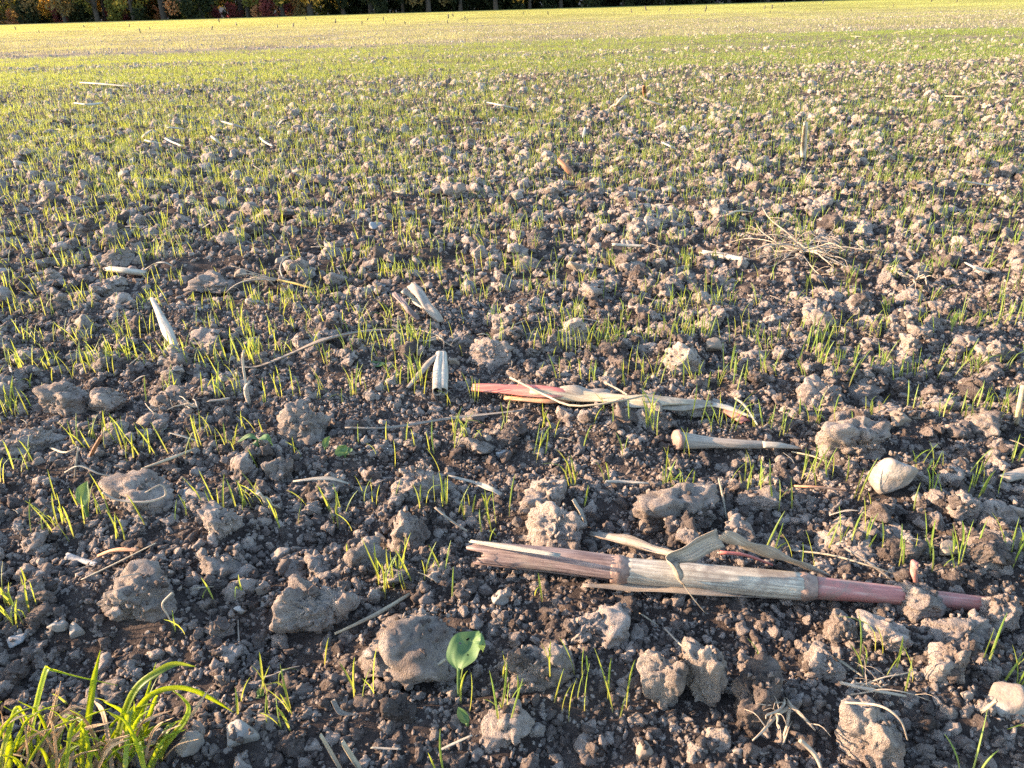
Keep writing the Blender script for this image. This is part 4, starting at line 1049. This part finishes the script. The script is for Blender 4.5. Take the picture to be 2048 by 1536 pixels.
for i in own:
    c = int(szc[i])
    obj("wheat_seedling", random.choice((ONE, TWO, MANY)[c]), loc=(SP[i, 0], SP[i, 1], zs[i]), rot=(random.uniform(-.18, .18), random.uniform(-.12, .22), random.uniform(0, 6.28)),
        scl=(1, 1, sh[i]), label=LABS[c] + near(*SP[i]), cat="seedling", group=("single-bladed", "two-bladed", "bunched")[c] + " seedlings near " + near(*SP[i]))
m_ = np.array([i not in own for i in range(len(SP))])
n = int(m_.sum())
vi = np.where(szc[m_] == 0, rng.integers(0, 6, n), np.where(szc[m_] == 1, rng.integers(6, 12, n), rng.integers(12, 20, n)))
scatter("wheat_crop", np.column_stack([SP[m_], zs[m_]]), np.column_stack([rng.uniform(-.16, .16, n), rng.uniform(-.12, .2, n), rng.uniform(0, 6.28, n)]),
        np.column_stack([np.ones(n), np.ones(n), sh[m_]]), vi, ONE + TWO + MANY, "thin green wheat seedlings sprouting in drill rows across the field")

def patch_mesh(seed, size, count, hgt, wid):
    r = np.random.default_rng(seed); mb = MB(); V, F, UV = [], [], []
    for k in range(count):
        x_ = r.uniform(-.5, .5) * size; row = r.integers(0, int(size / .125)); y_ = -size / 2 + (row + .5) * .125 + r.normal(0, .018)
        a = r.uniform(0, 6.28); h_ = hgt * r.uniform(.6, 1.2); w = wid * r.uniform(.8, 1.2); ln = h_ * r.uniform(0, .35); b = r.uniform(0, 6.28)
        dx, dy = math.cos(a) * w / 2, math.sin(a) * w / 2; ox, oy = math.cos(b) * ln, math.sin(b) * ln; o = len(V)
        V += [(x_ - dx, y_ - dy, -.01), (x_ + dx, y_ + dy, -.01), (x_ + ox * .4 - dx, y_ + oy * .4 - dy, h_ * .6), (x_ + ox * .4 + dx, y_ + oy * .4 + dy, h_ * .6), (x_ + ox, y_ + oy, h_)]
        UV += [(0, 0), (1, 0), (0, .6), (1, .6), (.5, 1)]; F += [(o, o + 1, o + 3, o + 2), (o + 2, o + 3, o + 4)]
    return new_mesh("crop_patch", V, F, (M_FAR,), True, UV)
PA = [patch_mesh(700 + k, 1.0, 620, .050, .0018) for k in range(4)]
PB = [patch_mesh(710 + k, 1.0, 420, .048, .0018) for k in range(3)]
PC = [patch_mesh(720 + k, 4.0, 5200, .048, .0045) for k in range(4)]
PD = [patch_mesh(730 + k, 4.0, 3400, .046, .0045) for k in range(3)]
Q = []
for yy in np.arange(12.5, 36, 1.0):
    for xx in np.arange(-math.ceil(.82 * yy + 2), .82 * yy + 2, 1.0): Q.append((xx, yy + xx * math.tan(ROWA), 0))
for yy in np.arange(38, 140, 4.0):
    for xx in np.arange(-math.ceil(.82 * yy / 4 + 1) * 4, .82 * yy + 4, 4.0): Q.append((xx, yy, 1))
Q = np.array(Q); Q = Q[(Q[:, 1] > 12.4) & (Q[:, 1] < 140)]
bd = band(Q[:, 0], Q[:, 1]) + rng.uniform(-.25, .25, len(Q))
pi_ = np.where(Q[:, 2] == 0, np.where(bd > .95, rng.integers(0, 4, len(Q)), rng.integers(4, 7, len(Q))), np.where(bd > .9, rng.integers(7, 11, len(Q)), rng.integers(11, 14, len(Q))))
scatter("distant_crop", np.column_stack([Q[:, :2], Hfun(Q[:, 0], Q[:, 1])]), np.column_stack([np.zeros(len(Q)), np.zeros(len(Q)), rng.integers(0, 2, len(Q)) * math.pi]),
        np.column_stack([np.ones(len(Q)), np.ones(len(Q)), rng.uniform(.85, 1.15, len(Q))]), pi_, PA + PB + PC + PD, "far wheat seedlings merging into a yellow-green carpet")

# straw litter over the field
def litter_mesh(seed, m, kind):
    r = random.Random(seed); mb = MB()
    if kind: ribbon(mb, [Vector((-.5, 0, .0)), Vector((-.1, r.uniform(-.1, .1), .05)), Vector((.5, r.uniform(-.12, .12), 0))], [.03, .09, .03], 8, .25, .010, None, (0, r.uniform(-.6, .6)), 3)
    else: tube(mb, [Vector((-.5, 0, 0)), Vector((0, r.uniform(-.14, .14), .02)), Vector((.5, 0, 0))], [.022, .026, .015], 6, 5, .15, True, seed)
    return mb.mesh("straw_litter", m)
LIT = [litter_mesh(800 + k, (M_STRAW, M_PALE, M_GREYLEAF, M_PALE, M_ROOT, M_STRAW)[k], k % 2) for k in range(6)]
nl = 2600
LP = np.concatenate([fan(420, .3, 3), fan(900, 3, 9), fan(1100, 9, 25), fan(1000, 25, 70)])
ll = np.concatenate([psize(420, .014, .07), psize(900, .03, .13), psize(1100, .06, .18), psize(1000, .08, .22)])
lz = hm_at(LP[:, 0], LP[:, 1]) + .006 + .02 * np.clip(LP[:, 1] / 9, 0, 1)
LR = np.column_stack([rng.uniform(-.3, .3, len(LP)), rng.normal(0, .22, len(LP)), rng.uniform(0, 6.28, len(LP))])
own = [i for i in np.argsort(-ll / np.hypot(LP[:, 1], .45)) if in_view(*LP[i]) and not (LP[i, 1] < 4 and kept(LP[i, 0], LP[i, 1]))][:120]
LL = {0: "dry tan straw", 1: "bleached scrap of leaf", 2: "grey weathered straw", 3: "bleached curled leaf strip", 4: "brown bit of root", 5: "tan strip of husk"}
for i in own:
    k = int(rng.integers(0, 6))
    obj("straw_scrap", LIT[k], loc=(*LP[i], lz[i]), rot=LR[i], scl=(ll[i],) * 3, label="small " + LL[k] + " lying loose near " + near(*LP[i]), cat="straw", group=LL[k] + " litter near " + near(*LP[i]))
m_ = np.ones(len(LP), bool); m_[own] = False
scatter("straw_litter", np.column_stack([LP, lz])[m_], LR[m_], np.repeat(ll[m_, None], 3, 1), rng.integers(0, 6, int(m_.sum())), LIT, "small pale straw litter strewn over the far field")

# stumps standing far out in the crop, shadow-side dark painted into their colour
M_STUMP = fibre('stump_painted_shade', [(.3, (.02, .016, .013)), (.7, (.06, .048, .038))], 3, 8)
def stump_mesh(seed):
    mb = MB(); r = random.Random(seed)
    tube(mb, [Vector((0, 0, -.03)), Vector((r.uniform(-.01, .01), 0, .06)), Vector((r.uniform(-.03, .03), 0, .15))], [.022, .02, .014], 8, 6, .2, True, seed)
    tube(mb, [Vector((0, 0, .04)), Vector((.03, .01, .09)), Vector((.07, .0, .10))], [.008, .006, .003], 5, 5)
    return mb.mesh("maize_stump", M_STUMP)
ST = [stump_mesh(k) for k in range(4)]
for k in range(44):
    u = rng.uniform(0, 1950); hor = 15.5 - (u - 1024) * .0293; v = hor + rng.uniform(9, 30)
    p = G(u, v); s_ = rng.uniform(.8, 1.5) * max(.7, p.y / 38)
    obj("maize_stump", ST[k % 4], loc=(p.x, p.y, H(p.x, p.y)), rot=(rng.uniform(-.3, .3), rng.uniform(-.4, .4), rng.uniform(0, 6.28)), scl=(s_,) * 3,
        label="small maize stump, dark shadow side painted in, standing far out in the crop", cat="stump", group="maize stumps far out in the crop")

# ------------------------------------------------------------------ tree line
YTREE = 150.0
def treeleaf(name, a, b, tr):
    m, nt, bs = mat(name)
    c = ramp(nt, noise(nt, pos(nt), .9, 4, .6), [(.35, a), (.65, b)])
    nt.links.new(c, bs.inputs["Base Color"])
    t = nd(nt, "ShaderNodeBsdfTranslucent"); t.inputs[0].default_value = (*tr, 1)
    ms = nd(nt, "ShaderNodeMixShader"); ms.inputs[0].default_value = .4
    nt.links.new(bs.outputs[0], ms.inputs[1]); nt.links.new(t.outputs[0], ms.inputs[2]); nt.links.new(ms.outputs[0], nt.nodes["Material Output"].inputs[0])
    return m
TL = {"olive green": treeleaf("leaf_olive", (.09, .10, .025), (.15, .14, .035), (.26, .23, .04)), "golden yellow": treeleaf("leaf_gold", (.28, .17, .03), (.42, .26, .05), (.75, .44, .08)),
      "rusty orange": treeleaf("leaf_rust", (.24, .12, .055), (.36, .19, .09), (.62, .30, .13)), "dark green": treeleaf("leaf_dark", (.018, .026, .014), (.035, .042, .018), (.04, .05, .015)),
      "reddish": treeleaf("leaf_red", (.12, .03, .03), (.17, .05, .045), (.25, .06, .06)), "brown-green": treeleaf("leaf_brown", (.11, .085, .04), (.17, .125, .05), (.28, .19, .06))}
mbk, nt, bs = mat("bark"); nt.links.new(ramp(nt, noise(nt, pos(nt), 4, 4), [(.3, (.03, .024, .02)), (.7, (.07, .058, .048))]), bs.inputs[0]); M_BARK = mbk
def crown_mesh(seed, z0, z1, rx, count, leaf, m, name="crown"):
    r = np.random.default_rng(seed)
    nb = 26; C = np.column_stack([r.normal(0, .42, nb) * rx, r.normal(0, .42, nb) * rx, z0 + (z1 - z0) * r.uniform(.0, 1, nb)])
    rb = rx * r.uniform(.18, .42, nb)
    k = r.integers(0, nb, count); d = r.normal(size=(count, 3)); d /= np.linalg.norm(d, axis=1)[:, None]
    c = C[k] + d * (rb[k] * r.uniform(.55, 1.05, count))[:, None]; c[:, 2] = np.maximum(c[:, 2], .1)
    a = r.normal(size=(count, 3)); a /= np.linalg.norm(a, axis=1)[:, None]; b = np.cross(a, r.normal(size=(count, 3))); b /= np.linalg.norm(b, axis=1)[:, None]
    s_ = (leaf * r.uniform(.5, 1.3, count))[:, None]
    V = np.stack([c - a * s_, c + b * s_ * .6, c + a * s_, c - b * s_ * .6], 1).reshape(-1, 3)
    return new_mesh(name, V, np.arange(count * 4).reshape(-1, 4), (m,), False)
def trunk_mesh(seed, h_, r0_):
    r = random.Random(seed); mb = MB()
    top = Vector((r.uniform(-.8, .8), r.uniform(-.8, .8), h_))
    tube(mb, [Vector((0, 0, -.4)), Vector((r.uniform(-.2, .2), 0, h_ * .3)), top], [r0_ * 1.25, r0_, r0_ * .25], 9, 9, .08, True, seed)
    for k in range(7):
        z = h_ * r.uniform(.14, .7); a = r.uniform(0, 6.28); l = h_ * r.uniform(.18, .34); s0 = Vector((0, 0, z))
        tube(mb, [s0, s0 + Vector((math.cos(a) * l * .5, math.sin(a) * l * .5, l * .35)), s0 + Vector((math.cos(a) * l, math.sin(a) * l, l * .8))], [r0_ * .4, r0_ * .22, r0_ * .06], 6, 6)
    return mb.mesh("trunk", M_BARK)
TR = [trunk_mesh(k, 12, .22 + .06 * k) for k in range(4)]
CR = {c: [crown_mesh(50 + 7 * i + k, 1.7, 13.5, 4.2, 2600, .30, m_) for k in range(2)] for i, (c, m_) in enumerate(TL.items())}
SH = {c: [crown_mesh(150 + 7 * i + k, .15, 3.2, 2.0, 1300, .20, m_, "foliage") for k in range(2)] for i, (c, m_) in enumerate(TL.items())}
seqL = ["rusty orange", "olive green", "dark green", "brown-green", "olive green", "rusty orange", "olive green", "brown-green", "golden yellow", "brown-green", "golden yellow", "olive green", "golden yellow", "olive green", "rusty orange"]
x_ = -112.0; k = 0
while x_ < 118:
    u = 1024 + x_ / YTREE * FPX
    c = seqL[k % len(seqL)] if u < 700 else ("golden yellow" if abs(u - 1060) < 28 else ("brown-green" if k % 7 == 3 else "dark green"))
    s_ = rng.uniform(.85, 1.25); yy = YTREE + (rng.uniform(0, 4) if k % 2 else rng.uniform(7, 15))
    t = root("tree", (x_, yy, H(x_, yy)), c + (" tree in the far tree line with its trunk showing" if u < 700 else " tree in the dense far end of the tree line"), "tree", "trees along the far field edge")
    t.scale = (s_, s_, s_); t.rotation_euler.z = rng.uniform(0, 6.28)
    obj("trunk", TR[k % 4], parent=t); obj("crown", CR[c][k % 2], parent=t)
    x_ += rng.uniform(2.4, 4.4) if u < 700 else rng.uniform(2.2, 3.6); k += 1
x_ = -114.0; k = 0
while x_ < 118:
    u = 1024 + x_ / YTREE * FPX
    c = random.choice(["olive green", "brown-green", "rusty orange", "reddish", "dark green", "brown-green"]) if u < 700 else "dark green"
    s_ = rng.uniform(.55, 1.15) if u < 700 else rng.uniform(.9, 1.5); yy = YTREE + rng.uniform(-1.5, 12)
    t = root("shrub", (x_, yy, H(x_, yy)), c + (" bush at the foot of the mixed autumn trees" if u < 700 else " bush at the foot of the dense dark trees"), "shrub", "bushes under the tree line")
    t.scale = (s_, s_, s_); t.rotation_euler.z = rng.uniform(0, 6.28)
    obj("foliage", SH[c][k % 2], parent=t)
    x_ += rng.uniform(1.1, 2.6) if u < 700 else rng.uniform(1.6, 3.0); k += 1
x_ = -150.0; k = 0
while x_ < 150:
    yy = YTREE + rng.uniform(17, 26); s_ = rng.uniform(1.5, 2.6); c = ("dark green", "brown-green", "olive green")[k % 3] if x_ < -25 else "dark green"
    t = root("shrub", (x_, yy, H(x_, yy)), "tall " + c + " bush filling the gaps behind the tree line", "shrub", "tall bushes behind the tree line")
    t.scale = (s_, s_, s_); t.rotation_euler.z = rng.uniform(0, 6.28)
    obj("foliage", SH[c][k % 2], parent=t)
    x_ += rng.uniform(2.5, 5.0); k += 1
# grass margin at the trees' foot, their cast shadow painted in as darker green
m_, nt, bs = mat("verge_grass_tree_shadow"); nt.links.new(ramp(nt, noise(nt, pos(nt), 1.5, 5), [(.3, (.035, .06, .012)), (.7, (.07, .10, .02))]), bs.inputs[0])
xs = np.linspace(-220, 220, 60); V = np.concatenate([np.column_stack([xs, np.full(60, yv_), Hfun(xs, np.full(60, yv_)) + dz]) for yv_, dz in ((138, .02), (142, .12), (172, .14))])
i_ = np.arange(59); F = np.concatenate([np.column_stack([i_ + 60 * q, i_ + 1 + 60 * q, i_ + 61 + 60 * q, i_ + 60 + 60 * q]) for q in (0, 1)])
obj("shadowed_grass_verge", new_mesh("shadowed_grass_verge", V, F, (m_,)), label="grass strip at the foot of the trees with their shadow painted in dark green", kind="structure")
# wooded hill beyond
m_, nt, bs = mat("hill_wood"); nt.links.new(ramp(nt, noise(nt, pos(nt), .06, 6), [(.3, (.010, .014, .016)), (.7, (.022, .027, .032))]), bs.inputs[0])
xs = np.linspace(-900, 900, 90); yy = np.linspace(260, 690, 30); XX, YY = np.meshgrid(xs, yy)
ZZ = np.clip((YY - 260) / 430, 0, 1) ** 1.2 * (110 + 40 * perlin2(XX / 300, YY / 300, 8)) + 5 * perlin2(XX / 25, YY / 25, 9) - 3
idx = np.arange(XX.size).reshape(XX.shape); F = np.stack([idx[:-1, :-1], idx[:-1, 1:], idx[1:, 1:], idx[1:, :-1]], -1).reshape(-1, 4)
obj("hill", new_mesh("hill", np.stack([XX, YY, ZZ], -1).reshape(-1, 3), F, (m_,)), label="bluish wooded hillside beyond the trees", kind="structure")
